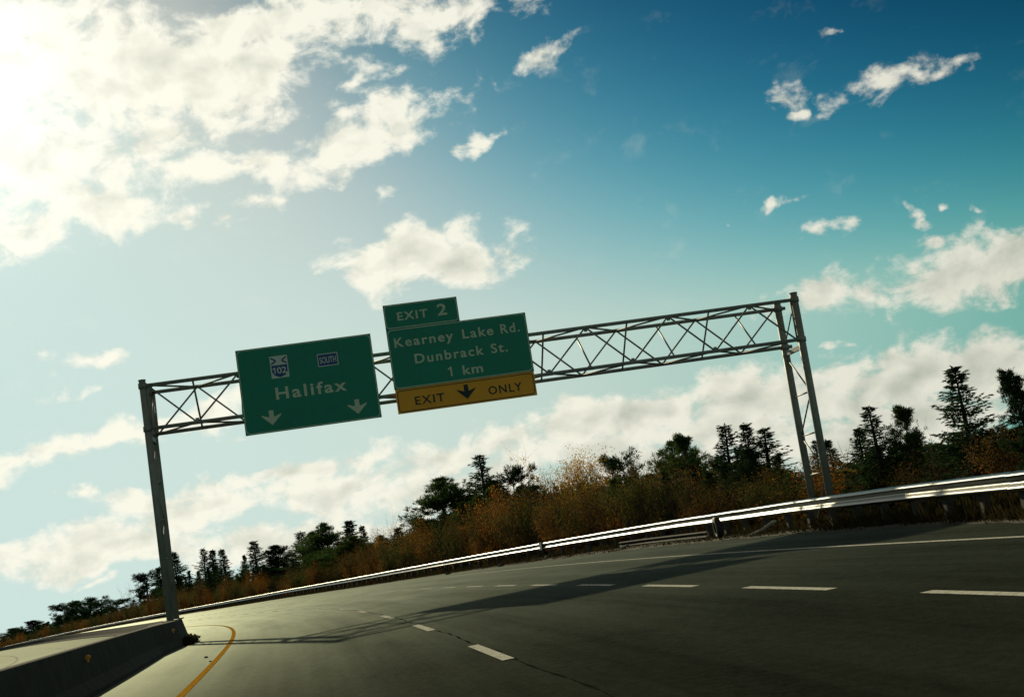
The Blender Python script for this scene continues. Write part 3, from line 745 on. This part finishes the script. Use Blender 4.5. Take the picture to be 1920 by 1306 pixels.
def spruce(h, rb, seed, dens=1.0, needles=M_SPRUCE, ragged=.2, clear=.05):
    """spiky conifer: whorls of drooping boughs carrying flat sprays"""
    global rng
    rng = np.random.default_rng(seed); v = Veg()
    lean = rng.normal(0, .012, 2)
    z = h*clear
    while z < h*.985:
        f = z/h; n = max(3, int(round((7 if f < .6 else 5)*dens)))
        base_len = rb*(1-f)**.96*1.06*(1+.16*math.sin(z*3.1+seed))*(1+.10*math.sin(z*7.3+seed*2))+.03*rb
        for i in range(n):
            L = base_len*rng.uniform(1-ragged*1.6, 1+ragged); a = rng.uniform(0, 2*math.pi)
            el_ = .60*f-.22+rng.normal(0, .09) + (.25 if f > .88 else 0)
            m_ = max(3, int(L/.17)); t = np.linspace(.12, 1, m_)
            x = t*L; zz = x*math.tan(el_)+ .12*L*t**2.2
            P = np.stack([np.cos(a)*x+lean[0]*z, np.sin(a)*x+lean[1]*z, z+zz], 1)
            v.twig((lean[0]*z, lean[1]*z, z), P[-1], .012+.006*L, .004)
            dirb = np.array([math.cos(a), math.sin(a), .1])
            for side in (-1, 1):
                an = a+side*rng.uniform(.6, 1.05, m_)
                Ds = unit(np.stack([np.cos(an), np.sin(an), rng.normal(-.02, .12, m_)], 1))
                tl = (.10+.42*L*(1-t)**.8*.8)*rng.uniform(.7, 1.2, m_)
                for q_ in (0, .33, .66, .95):
                    Bq = P+Ds*(tl*q_)[:, None]; Bq[:, 2] -= .10*tl*q_
                    Dd = unit(Ds*.6+np.array([math.cos(a), math.sin(a), 0])*.5+rng.normal(0, .28, (m_, 3)))
                    keep = rng.random(m_) < (.92 if q_ < .6 else .8)
                    v.leaf(Bq[keep], Dd[keep], rng.uniform(.15, .28, m_)[keep]*(1.05-.4*f), rng.uniform(.06, .10, m_)[keep]*(1.05-.4*f))
            v.leaf(P, unit(np.array([math.cos(a), math.sin(a), .15])+rng.normal(0, .15, (m_, 3))), rng.uniform(.16, .28, m_), .07)
            # hanging tufts
            Dd = np.stack([rng.normal(0, .5, m_), rng.normal(0, .5, m_), -np.ones(m_)], 1)
            v.leaf(P, unit(Dd), rng.uniform(.10, .20, m_), .05)
        kq = int(22*dens); rq = base_len*.62*rng.random(kq)**.6; aq = rng.uniform(0, 6.28, kq)
        v.leaf(np.stack([np.cos(aq)*rq+lean[0]*z, np.sin(aq)*rq+lean[1]*z, z+rng.normal(0, .10, kq)], 1), unit(np.stack([np.cos(aq), np.sin(aq), rng.normal(-.1, .4, kq)], 1)), rng.uniform(.16, .30, kq)*(1.05-.4*f), .09)
        z += (h*.014+.065)*rng.uniform(.75, 1.2)
    P = np.stack([np.zeros(6), np.zeros(6), np.linspace(h*.93, h*.99, 6)], 1)
    v.leaf(P+[lean[0]*h, lean[1]*h, 0], unit(rng.normal(0, .4, (6, 3))+[0, 0, 1]), .28, .07)
    cr = v.mesh_leaves('crown', [needles], twigmat=M_BARK)
    tr = trunk_mesh('trunk', [(lean[0]*zz, lean[1]*zz, zz) for zz in (-.3, h*.3, h*.7, h)], [h*.016+.03, h*.013+.02, h*.007+.01, .008], M_BARK)
    return tr, cr
def pine(h, rb, seed, dens=1.0, needles=M_PINE, shape='oval', lean=(0, 0), clear=.18):
    """irregular pine: rising limbs ending in brushy plumes of long needles"""
    global rng
    rng = np.random.default_rng(seed); v = Veg()
    nb = int(64*dens); zs = np.sort(rng.uniform(clear, .98, nb))*h
    bias = rng.uniform(0, 2*math.pi)
    for z in zs:
        f = z/h; a = rng.uniform(0, 2*math.pi)
        if shape == 'oval': prof_ = math.sin(math.pi*min(1, .28+.74*f))**.7
        elif shape == 'flat': prof_ = .45+.6*f if f < .9 else .7
        else: prof_ = (1-f)**.7+.08
        L = rb*prof_*rng.uniform(.55, 1.15)*(1+.22*math.cos(a-bias))
        el_ = .12+.55*f+rng.normal(0, .12)
        c0 = np.array([lean[0]*(z/h)**1.5, lean[1]*(z/h)**1.5, z])
        d = np.array([math.cos(a)*math.cos(el_), math.sin(a)*math.cos(el_), math.sin(el_)])
        end = c0+d*L+np.array([0, 0, .18*L]); mid = c0+d*L*.55
        v.twig(c0, mid, .018+.012*L, .014); v.twig(mid, end, .014, .006)
        k = max(3, int(L/.16)); t = rng.uniform(.30, 1, k*3)
        base = np.where(t[:, None] < .55, c0+(mid-c0)*(t/.55)[:, None], mid+(end-mid)*((t-.55)/.45)[:, None])
        off = rng.normal(0, 1, (len(t), 3))*np.array([.17, .17, .055])*L**.5
        cl = base+off
        for c, tt in zip(cl, t):
            q = 14
            D_ = unit(rng.normal(0, .75, (q, 3))+d*.9+np.array([0, 0, .55]))
            v.leaf(np.repeat(c[None], q, 0)+rng.normal(0, .05, (q, 3)), D_, rng.uniform(.16, .34, q), .038)
    cr = v.mesh_leaves('crown', [needles], twigmat=M_BARK)
    hs = [-.3, .3*h, .6*h, .85*h, h]
    tr = trunk_mesh('trunk', [(lean[0]*max(0, zz/h)**1.5, lean[1]*max(0, zz/h)**1.5, zz) for zz in hs], [h*.02+.03, h*.016+.02, h*.011+.015, .03, .012], M_BARK)
    return tr, cr
def grow(v, p, d, L, r, depth, tips, spread=.5, upb=.25, nmin=2, nmax=4):
    n = 3; pts = [p]
    for i in range(n):
        d = unit(d+rng.normal(0, .13, 3)+np.array([0, 0, upb*.12])); q = pts[-1]+d*L/n; v.twig(pts[-1], q, r*(1-i*.2), r*(1-(i+1)*.2)); pts.append(q)
        if depth == 0 or i: tips.append((q, d, depth))
    if depth > 0:
        for k in range(rng.integers(nmin, nmax+1)):
            dd = unit(d+rng.normal(0, spread, 3)+np.array([0, 0, upb])); st_ = pts[rng.integers(1, n+1)]
            grow(v, st_, dd, L*rng.uniform(.55, .8), r*.55, depth-1, tips, spread, upb, nmin, nmax)
def broadleaf(h, rb, seed, leaf_m, nleaf, stems=1, leaf=.10, depth=3, bark=M_BARKG, mats2=None, lowfill=.0):
    global rng
    rng = np.random.default_rng(seed); v = Veg(); tips = []
    for k in range(stems):
        a = rng.uniform(0, 2*math.pi); t = rng.uniform(.02, .35)*(rb/h*2.2 if stems > 1 else .2)
        p = np.array([math.cos(a)*rb*.3*rng.random(), math.sin(a)*rb*.3*rng.random(), -.2]) if stems > 1 else np.array([0, 0, -.2])
        d = unit(np.array([math.cos(a)*t, math.sin(a)*t, 1.]))
        Lh = h*rng.uniform(.40, .55) if stems > 1 else h*.42
        grow(v, p, d, Lh, .012+.006*h, depth, tips, .5 if stems > 1 else .62, .30)
    T_ = np.array([t[0] for t in tips]); Dd = np.array([t[1] for t in tips]); 
    zf = T_[:, 2]/h
    pr = np.clip(1.1-zf*.55, .2, 1); pr /= pr.sum()
    idx = rng.choice(len(T_), nleaf, p=pr)
    P = T_[idx]+rng.normal(0, 1, (nleaf, 3))*np.array([.14, .14, .14])*(.6+.08*h)
    if mats2:
        cl = (np.sin(P[:, 0]*2.1+seed)+np.cos(P[:, 2]*1.7)+rng.normal(0, .7, nleaf)) > .3
        for mi_, mk in ((0, cl), (1, ~cl)): v.leaf(P[mk], unit(rng.normal(0, 1, (mk.sum(), 3))), leaf*rng.uniform(.6, 1.4, mk.sum()), leaf*.8, mi_)
        mats = [leaf_m, mats2]
    else:
        v.leaf(P, unit(rng.normal(0, 1, (nleaf, 3))), leaf*rng.uniform(.6, 1.4, nleaf), leaf*.8, 0); mats = [leaf_m]
    # scale to requested height
    allz = np.percentile(np.concatenate(v.lv)[:, 2], 98); k = h/allz
    v.lv = [a*[1, 1, k] for a in v.lv]
    for i_, a in enumerate(v.lv):
        q4 = a.reshape(-1, 4, 3); ok = q4[:, 0, 2] < 1.05*h; v.lv[i_] = q4[ok].reshape(-1, 3); v.lm[i_] = v.lm[i_][ok]
    v.tv = [a*[1, 1, k] for a in v.tv]
    return v.mesh_leaves('crown', mats, twigmat=bark)

# where a tree seen along photo column px stands: first crossing of the strip at lateral offset d
_cs = np.arange(5, 740, .25)
def stand(px, py, d):
    """world point on the strip d metres from the yellow line whose azimuth is that of the photo column; height to reach py"""
    P = ground_pt(_cs, np.full(len(_cs), float(d)))
    for _ in range(1):
        rel = P-CAM; zc_ = rel@FW; u = 960+F_PX*(rel@RT)/zc_; v = 653-F_PX*(rel@UP)/zc_
        # the tree's top lies on the image ray (px,py): compare azimuths
        r_ = ray(px, py); a_ = math.atan2(r_[0], r_[1]); az_ = np.arctan2(rel[:, 0], rel[:, 1])
        i = int(np.argmin(abs(az_-a_)+(zc_ < 3)*9))
    D2 = math.hypot(rel[i, 0], rel[i, 1]); ztop = EYE + r_[2]/math.hypot(r_[0], r_[1])*D2
    return P[i], float(ztop-P[i][2]), D2
def tree(name, meshes, P, sx, sz, label, cat, group=None, rz=0.0):
    o = empty(name, tuple(P), rz); tag(o, label, cat, group)
    for nm, me in zip(('trunk', 'crown'), meshes): c = obj(nm, me, o)
    o.scale = (sx, sx, sz); rt = random.Random(int(P[0]*977+P[1]*31)); o.rotation_euler = (rt.gauss(0, .03), rt.gauss(0, .03), rz)
    return o
SPR = [spruce(8, 2.0, 21, 1.0, ragged=.32), spruce(9, 1.9, 22, .95, ragged=.42), spruce(8, 1.35, 23, 1.0, ragged=.28), spruce(7, 1.9, 24, 1.15, ragged=.35), spruce(9, 1.7, 25, .8, ragged=.5), spruce(8, 1.9, 26, 1.0, ragged=.45), spruce(8.5, 1.9, 27, .9, ragged=.38)]
PIN = [pine(7, 2.3, 31), pine(8, 2.4, 32, 1.2, M_PINED), pine(6, 1.6, 33, .55, M_PINED, 'flat', clear=.35), pine(7, 2.1, 34, 1.25, M_PINE, 'cone')]
SPH = [8, 9, 8, 7, 9, 8, 8.5]; SPRB = [2.0, 1.9, 1.35, 1.9, 1.7, 1.9, 1.9]; PNH = [7, 8, 6, 7]; PNRB = [2.3, 2.4, 1.6, 2.1]
# (top x, top y, kind, variant, half width px, lateral d, label)
TR = [
 (1797,686,'s',0,52,24,'tall dark spruce with a bare tip, second tree from the right edge'),
 (1760,830,'s',3,40,27,'low broad spruce filling in left of the tall spruce near the right edge'),
 (1905,800,'p',1,80,26,'dark bushy pine low at the right edge, below the leaning pine'),
 (1686,768,'p',3,40,25,'pointed dark pine left of the bare grey tree'),
 (1634,760,'s',4,40,24,'slim open spruce, tallest of the three right of the gantry legs'),
 (1603,802,'s',2,26,24,'small dark spruce just right of the gantry legs'),
 (1560,822,'s',2,24,27,'small dark spruce showing behind the right gantry leg'),
 (1520,826,'s',4,22,26,'thin spruce showing between the two gantry legs'),
 (1425,802,'s',4,44,28,'thin layered spruce, right one of the three left of the gantry legs'),
 (1389,794,'s',5,36,27,'dense dark spruce, middle one of the three left of the gantry legs'),
 (1346,796,'s',6,42,26,'broad spruce, left one of the three left of the gantry legs'),
 (1282,818,'p',3,40,27,'pointed pine top beside the broad pine above the rust brown shrubs'),
 (1255,828,'p',0,46,28,'broad green pine above the rust brown shrubs'),
 (1172,856,'p',2,34,28,'ragged small pine right of the yellow birch'),
 (957,884,'p',2,30,28,'dark plume-topped pine just left of the yellow birch'),
 (900,852,'s',4,40,27,'tall spruce with a thin spire, left of the yellow birch'),
 (915,900,'s',3,60,29,'dense dark conifer under the thin spire'),
 (826,896,'p',0,62,24,'wide green pine with upswept layered boughs, left of the spired spruce'),
 (870,930,'p',1,45,27,'dark pine between the wide green pine and the spired spruce'),
 (683,984,'s',2,14,30,'tiny spruce tip above the orange shrubs'),
 (649,976,'s',3,30,26,'dark spruce over bright orange leaves'),
 (612,980,'p',0,34,25,'rounded green pine left of the orange shrubs'),
 (585,1000,'p',3,30,24,'bushy pine between the rounded pine and the lone pointed spruce'),
 (561,996,'s',6,32,24,'pointed spruce at the left end of the middle clump'),
 (512,1022,'p',1,36,24,'spreading dark pine with level boughs, alone by the guardrail'),
 (475,1014,'s',5,26,25,'pointed spruce touching the spreading pine'),
 (452,1040,'s',2,10,28,'narrow little spruce left of the spreading pine'),
 (420,1028,'s',2,15,25,'narrow spire spruce, right one of three in a row'),
 (398,1030,'s',2,15,26,'narrow spire spruce, middle one of three in a row'),
 (376,1027,'s',6,20,25,'spruce with the widest skirt, left one of three in a row'),
 (329,1034,'s',3,24,24,'dark spruce close behind the left gantry post'),
 (300,1062,'s',2,18,30,'dark spruce hidden partly by the left gantry post'),
 (272,1077,'p',2,22,30,'bent scrub pine left of the left gantry post'),
 (216,1126,'p',2,20,34,'sparse pine over red brown shrubs on the far left rise'),
 (188,1128,'p',2,22,38,'open topped pine on the far left rise'),
 (165,1124,'p',2,22,44,'wind-bent pine on the far left rise'),
 (140,1126,'p',1,22,50,'dark round pine on the far left rise'),
 (120,1134,'p',2,20,54,'thin pine at the left end of the rise'),
 (62,1162,'p',1,26,52,'low dark pine crown near the left edge'),
 (85,1168,'p',0,24,54,'low round pine next to the left edge pair'),
 (22,1177,'p',1,26,54,'small dark pine at the left edge'),
]
for i, (px, py, kd, vr, hw, d, lab) in enumerate(TR):
    P, H, dist = stand(px, py, d)
    H = min(max(H, 2.5), 15)
    if kd == 's': me, h0, rb0 = SPR[vr], SPH[vr], SPRB[vr]
    else: me, h0, rb0 = PIN[vr], PNH[vr], PNRB[vr]
    sx = hw/F_PX*dist/rb0*(1.95 if kd == 's' else 1.6)
    tree('spruce_tree' if kd == 's' else 'pine_tree', me, P, sx, H/h0, lab, 'tree', 'conifers behind the guardrail', rz=i*2.4)
OUTX = [0, 60, 130, 220, 300, 380, 450, 520, 580, 640, 720, 780, 860, 900, 960, 1000, 1100, 1150, 1200, 1250, 1300, 1340, 1400, 1450, 1500, 1560, 1650, 1720, 1760, 1850, 1900]
OUTY = [1190, 1172, 1146, 1136, 1090, 1062, 1066, 1052, 1030, 1008, 1002, 985, 935, 905, 915, 915, 912, 905, 888, 862, 866, 860, 842, 850, 880, 876, 842, 826, 846, 800, 800]
rf = random.Random(3); px = 30
ZN = ((230, 'on the far left rise'), (350, 'by the left gantry post'), (540, 'left of the middle conifers'), (760, 'among the middle conifers'), (960, 'round the wide green pine'), (1160, 'behind the yellow birch'), (1320, 'round the broad pine'), (1500, 'among the three spruces'), (1620, 'behind the right gantry legs'), (2000, 'right of the gantry legs'))
while px < 1930:
    py = float(np.interp(px, OUTX, OUTY))+rf.uniform(-8, 22)*(1 if px > 500 else .4)
    P, H, dist = stand(px, py, (rf.uniform(26, 30) if px > 1330 else rf.uniform(20.5, 27)) if px > 300 else rf.uniform(34, 50)); H = min(max(H, 2.0), 13)
    kd = rf.random() < .6; vr = rf.choice((0, 1, 3, 5, 6)) if kd else rf.choice((0, 1, 3))
    me, h0, rb0 = (SPR[vr], SPH[vr], SPRB[vr]) if kd else (PIN[vr], PNH[vr], PNRB[vr])
    zn = next(z for l_, z in ZN if px < l_)
    hw = rf.uniform(34, 54) if px > 600 else rf.uniform(12, 19)
    tree('spruce_tree' if kd else 'pine_tree', me, P, hw/F_PX*dist/rb0*1.3, H/h0, ('low dark spruce' if kd else 'low bushy pine')+' filling a gap '+zn, 'tree', 'low conifers '+zn, rz=rf.uniform(0, 6))
    px += rf.uniform(20, 34) if px > 600 else rf.uniform(13, 22)
# the leaning pine by the right edge
lp = pine(8, 2.1, 41, 1.35, M_PINED, 'cone', lean=(-1.3, .2), clear=.1)
P2, H2, _ = stand(1915, 694, 23)
tree('pine_tree', lp, P2, H2/8*1.05, H2/8, 'dark pine leaning left with a crooked top, rightmost tree', 'tree', 'conifers behind the guardrail', .12)
# yellow birch
P, H, dist = stand(1068, 852, 24)
def birch_like(name, px, py, d, seed, leafm, nleaf, hw, label, m2=None, bark=M_BARKG, stems=1, leaf=.085, depth=4):
    P, H, dist = stand(px, py, d); H = min(H, 12)
    me = broadleaf(H, hw/F_PX*dist, seed, leafm, nleaf, stems, leaf, depth, bark, m2)
    o = empty(name, tuple(P)); tag(o, label, 'tree')
    obj('crown', me, o); obj('trunk', trunk_mesh('trunk', [(0, 0, -.3), (.02, 0, H*.2), (.05, .02, H*.45)], [.02*H, .016*H, .009*H], bark), o)
    co = np.empty(len(me.vertices)*3); me.vertices.foreach_get('co', co); co = co.reshape(-1, 3)
    w = np.percentile(abs(co[:, 0]), 96); k = hw/F_PX*dist/w
    o.scale = (k, k, 1); return o
birch_like('birch_tree', 1066, 850, 22, 51, M_BIRCHL, 9000, 62, 'yellow birch with thinning golden leaves, the brightest tree above the guardrail', M_GOLD, stems=4)
birch_like('bare_tree', 1742, 782, 24, 52, M_BROWN, 60, 30, 'bare grey leafless tree between the spruces on the right', stems=2, depth=3)
birch_like('bare_tree', 736, 962, 26, 53, M_BROWN, 90, 26, 'bare brown twiggy tree left of the wide green pine', stems=3, depth=3)
birch_like('bare_tree', 1195, 872, 25, 54, M_BROWN, 120, 40, 'bare grey brush-like tree between the ragged pine and the broad pine', stems=4, depth=3)
birch_like('bare_tree', 240, 1095, 32, 55, M_BROWN, 60, 18, 'thin bare saplings left of the bent scrub pine', stems=3, depth=3)
birch_like('leafy_tree', 1130, 905, 24, 56, M_ORANGE, 3200, 46, 'orange brown leafy tree at the right foot of the yellow birch', M_BROWN, stems=4)
birch_like('leafy_tree', 985, 905, 25, 57, M_RUST, 3200, 40, 'rust leaved tree between the plume-topped pine and the yellow birch', M_OLIVE, stems=4)
birch_like('leafy_tree', 675, 1004, 23, 58, M_ORANGE, 3600, 50, 'glowing orange shrub-like tree at the right end of the middle clump', M_RUST, stems=5)

for (px, py, d, sd_, m1, m2, hw, lab) in (
 (1105, 892, 24, 61, M_ORANGE, M_BROWN, 44, 'orange tree right beside the yellow birch'),
 (1040, 884, 25, 62, M_GOLD, M_OLIVE, 40, 'amber and olive tree just left of the yellow birch crown'),
 (935, 928, 24, 63, M_BROWN, M_RUST, 40, 'brown leaved tree in front of the spired spruce'),
 (1218, 872, 25, 64, M_RUST, M_BROWN, 46, 'rust tree in front of the broad pine'),
 (1312, 874, 25, 65, M_RUST, M_OLIVE, 44, 'rust and olive tree left of the three spruces'),
 (1465, 874, 25, 66, M_BROWN, M_OLIVE, 36, 'dim brown tree just left of the gantry legs'),
 (715, 992, 24, 67, M_ORANGE, M_BROWN, 40, 'tawny tree between the middle conifers and the wide pine'),
 (770, 1000, 23, 68, M_BROWN, M_OLIVE, 40, 'olive brown tree at the left foot of the wide pine'),
 (440, 1078, 24, 69, M_RUST, M_OLIVE, 26, 'small rust tree below the row of spire spruces'),
 (250, 1128, 30, 72, M_RUST, M_BROWN, 22, 'red brown tree left of the left gantry post')):
    birch_like('leafy_tree', px, py, d, sd_, m1, 3400 if px > 500 else 1500, hw, lab, m2, stems=5)

# shrubs: six kinds copied along the verge
SH = []
for k, (m1, m2, nl, lf) in enumerate([(M_RUST, M_BROWN, 1300, .12), (M_BROWN, M_OLIVE, 1100, .12), (M_OLIVE, M_BROWN, 1200, .12), (M_BROWN, None, 420, .10), (M_RUST, M_OLIVE, 900, .12), (M_ORANGE, M_RUST, 900, .11)]):
    SH.append(broadleaf(3.2, 1.3, 70+k, m1, int(nl*4.0), 9, lf*.42, 2, M_TWIG, m2))
adj = ['rust and brown leaved shrub', 'brown and olive shrub', 'olive green shrub', 'nearly bare brown shrub', 'mottled rust and green shrub', 'orange leaved shrub']
def zone(px):
    for lim, nm in ((0, 'past the far rise'), (230, 'on the far left rise'), (350, 'around the left gantry post'), (540, 'left of the middle conifers'), (760, 'under the middle clump of conifers'), (960, 'below the wide green pine'), (1160, 'round the yellow birch'), (1320, 'below the broad pine'), (1500, 'below the three spruces'), (1620, 'behind the right gantry legs'), (1920, 'right of the gantry legs')):
        if px < lim: return nm
    return 'beyond the right edge'
r3 = random.Random(8)
def veg_h(px, P):
    H = float(np.interp(px, [0, 330, 450, 600, 800, 1000, 1250, 1500, 1900], [4.8, 4.5, 3.9, 3.5, 3.8, 4.4, 3.5, 2.2, 1.9]))
    s_r = float(np.interp(px, [0, 350, 740, 1020, 1240, 1480, 1700, 1920], [520, 180, 85, 64, 50, 36, 27, 21]))
    D_ = math.hypot(P[0], P[1]); return 1.2 + (H-1.2)*max(1, D_/s_r)*.86
s_ = 14.0; cnt = 0
while s_ < 560:
    for row, d0 in enumerate((18.5, 22.0)):
        if s_ > 150 and row == 1 and r3.random() < .5: continue
        s = s_+r3.uniform(-.8, .8); d = d0+r3.uniform(-1.2, 1.2)+float(np.interp(s_, [50, 62], [4.4, 0]))
        P = ground_pt(np.array([s]), np.array([d]))[0]
        rel = P-CAM; px = 960+F_PX*(rel@RT)/(rel@FW)
        if px > 2000 or rel@FW < 3: continue
        k = r3.choices(range(6), weights=[6, 4, 3.5, 3, 4, 3.0 if px < 1450 else 1.0])[0]
        o = obj('shrub', SH[k], None, tuple(P), (r3.uniform(-.06, .06), r3.uniform(-.06, .06), r3.uniform(0, 6.3)))
        hh = veg_h(px, P)/3.2*r3.uniform(.72, 1.12)
        o.scale = (r3.uniform(.9, 1.3), r3.uniform(.9, 1.3), hh)
        z_ = zone(px)
        tag(o, f'{adj[k]} {z_}', 'shrub', f'shrubs {z_}'); cnt += 1
    s_ += 2.6 if s_ < 110 else 4.2 if s_ < 300 else 8
# woodland mass further back (stuff) : reads as one dark mass behind the shrubs
def scatter_mass(name, base_meshes, items, kindlab):
    Vs, Fs, Ms = [], [], []; off = 0; mats = []
    for (k, P, sc3, rz) in items:
        me = base_meshes[k]
        nv = len(me.vertices); co = np.empty(nv*3); me.vertices.foreach_get('co', co); co = co.reshape(-1, 3)*sc3
        c_, s__ = math.cos(rz), math.sin(rz); co = np.stack([co[:, 0]*c_-co[:, 1]*s__, co[:, 0]*s__+co[:, 1]*c_, co[:, 2]], 1)+P
        np_ = len(me.polygons); li = np.empty(len(me.loops), dtype=np.int32); me.loops.foreach_get('vertex_index', li); mi = np.empty(np_, dtype=np.int32); me.polygons.foreach_get('material_index', mi)
        mp_ = []
        for m_ in me.materials:
            if m_ not in mats: mats.append(m_)
            mp_.append(mats.index(m_))
        Vs.append(co); Fs.append(li.reshape(-1, 4)+off); Ms.append(np.array(mp_)[mi]); off += nv
    V = np.concatenate(Vs); F_ = np.concatenate(Fs); Mi = np.concatenate(Ms)
    me = bpy.data.meshes.new(name); me.vertices.add(len(V)); me.vertices.foreach_set('co', V.ravel())
    me.loops.add(F_.size); me.loops.foreach_set('vertex_index', F_.ravel().astype(np.int32)); me.polygons.add(len(F_))
    me.polygons.foreach_set('loop_start', np.arange(0, F_.size, 4, dtype=np.int32))
    me.polygons.foreach_set('loop_total', np.full(len(F_), 4, dtype=np.int32)) if False else None
    for m_ in mats: me.materials.append(m_)
    me.polygons.foreach_set('material_index', Mi.astype(np.int32)); me.update(calc_edges=True)
    o = obj(name, me); o['kind'] = 'stuff'; o['label'] = kindlab; return o
BK = [broadleaf(3.4, 1.6, 90+k, m1, 620, 5, .17, 1, M_TWIG, m2) for k, (m1, m2) in enumerate([(M_BROWN, M_OLIVE), (M_OLIVE, M_PINED), (M_RUST, M_BROWN)])]
items = []
s_ = 12.0
while s_ < 620:
    for d0 in (26, 30, 35, 41, 48):
        s = s_+r3.uniform(-1.5, 1.5); d = d0+r3.uniform(-2, 2)
        P = ground_pt(np.array([s]), np.array([d]))[0]; rel = P-CAM
        if rel@FW < 3: continue
        px = 960+F_PX*(rel@RT)/(rel@FW)
        if px > 2050: continue
        hgt = min(2.0, veg_h(px, P)/3.4)*r3.uniform(.75, 1.05)
        items.append((r3.randrange(3), P, np.array([1.35, 1.35, hgt]), r3.uniform(0, 6.3)))
    s_ += 3.0 if s_ < 150 else 5.0
scatter_mass('woodland_undergrowth', BK, items, 'dim brown and olive undergrowth massed behind the roadside shrubs')
# dry grass on the verge
def grass_tuft(seed):
    global rng
    rng = np.random.default_rng(seed); v = Veg(); n = 26
    P = np.stack([rng.normal(0, .16, n), rng.normal(0, .16, n), np.zeros(n)], 1)
    v.leaf(P, unit(rng.normal(0, .35, (n, 3))+[0, 0, 1]), rng.uniform(.12, .42, n), .03)
    return v.mesh_leaves('tuft', [M_GRASS], with_twigs=False)
GT = [grass_tuft(100+i) for i in range(3)]
items = []
for i in range(3800):
    s = 14+(r3.random()**1.25)*190; d = float(edge_d(s))+.35+abs(r3.gauss(0, 1))*1.9
    if d > 20: continue
    P = ground_pt(np.array([s]), np.array([d]))[0]
    if d < float(rail_d(s)): P[2] += .02; k = r3.uniform(.25, .6)
    else: k = r3.uniform(.7, 1.5)
    items.append((r3.randrange(3), P+np.array([0, 0, .03]), np.array([1.2, 1.2, k]), r3.uniform(0, 6.3)))
scatter_mass('dry_grass', GT, items, 'short dry brown grass on the verge under the guardrail')
# weeds at the foot of the barrier pedestal
rng = np.random.default_rng(5)
for (s, dd_, sz, lab) in ((44.6, -1.36, .32, 'dark weed clump at the foot of the barrier below the left gantry post'), (46.4, -1.32, .28, 'smaller weed clump beside the barrier end block')):
    rng = np.random.default_rng(int(s*10)); v = Veg(); n = 620
    P = np.stack([rng.normal(0, .08, n), rng.normal(0, .20, n), rng.random(n)**1.7*sz*.7], 1)
    v.leaf(P, unit(rng.normal(0, .8, (n, 3))+[0.2, 0, .5]), rng.uniform(.06, .16, n), .05)
    o = obj('weed_clump', v.mesh_leaves('weed_clump', [M_WEED, ], with_twigs=False), None, tuple(road(np.array([s]), np.array([dd_]))[0])); tag(o, lab, 'weeds')

# labels of look-alikes: told apart by their order from the left
bpy.context.view_layer.update()
fam = {}
for o in list(COL.objects):
    if o.parent is None and o.get('category') in ('shrub', 'tree') and o.get('group'): fam.setdefault(o['label'], []).append(o)
ordn = ['leftmost', 'second', 'third', 'fourth', 'fifth', 'sixth', 'seventh', 'eighth', 'ninth', 'tenth', 'eleventh', 'twelfth']
def colpx(o):
    rel = np.array(o.location)-CAM; return float((rel@RT)/(rel@FW))
for lab, os_ in fam.items():
    if len(os_) < 2 or len(os_) > 12: continue
    os_.sort(key=colpx)
    for i, o in enumerate(os_):
        nm = 'rightmost' if i == len(os_)-1 else ordn[i]
        o['label'] = (nm if nm.endswith('most') else nm+' from left') + ' ' + lab
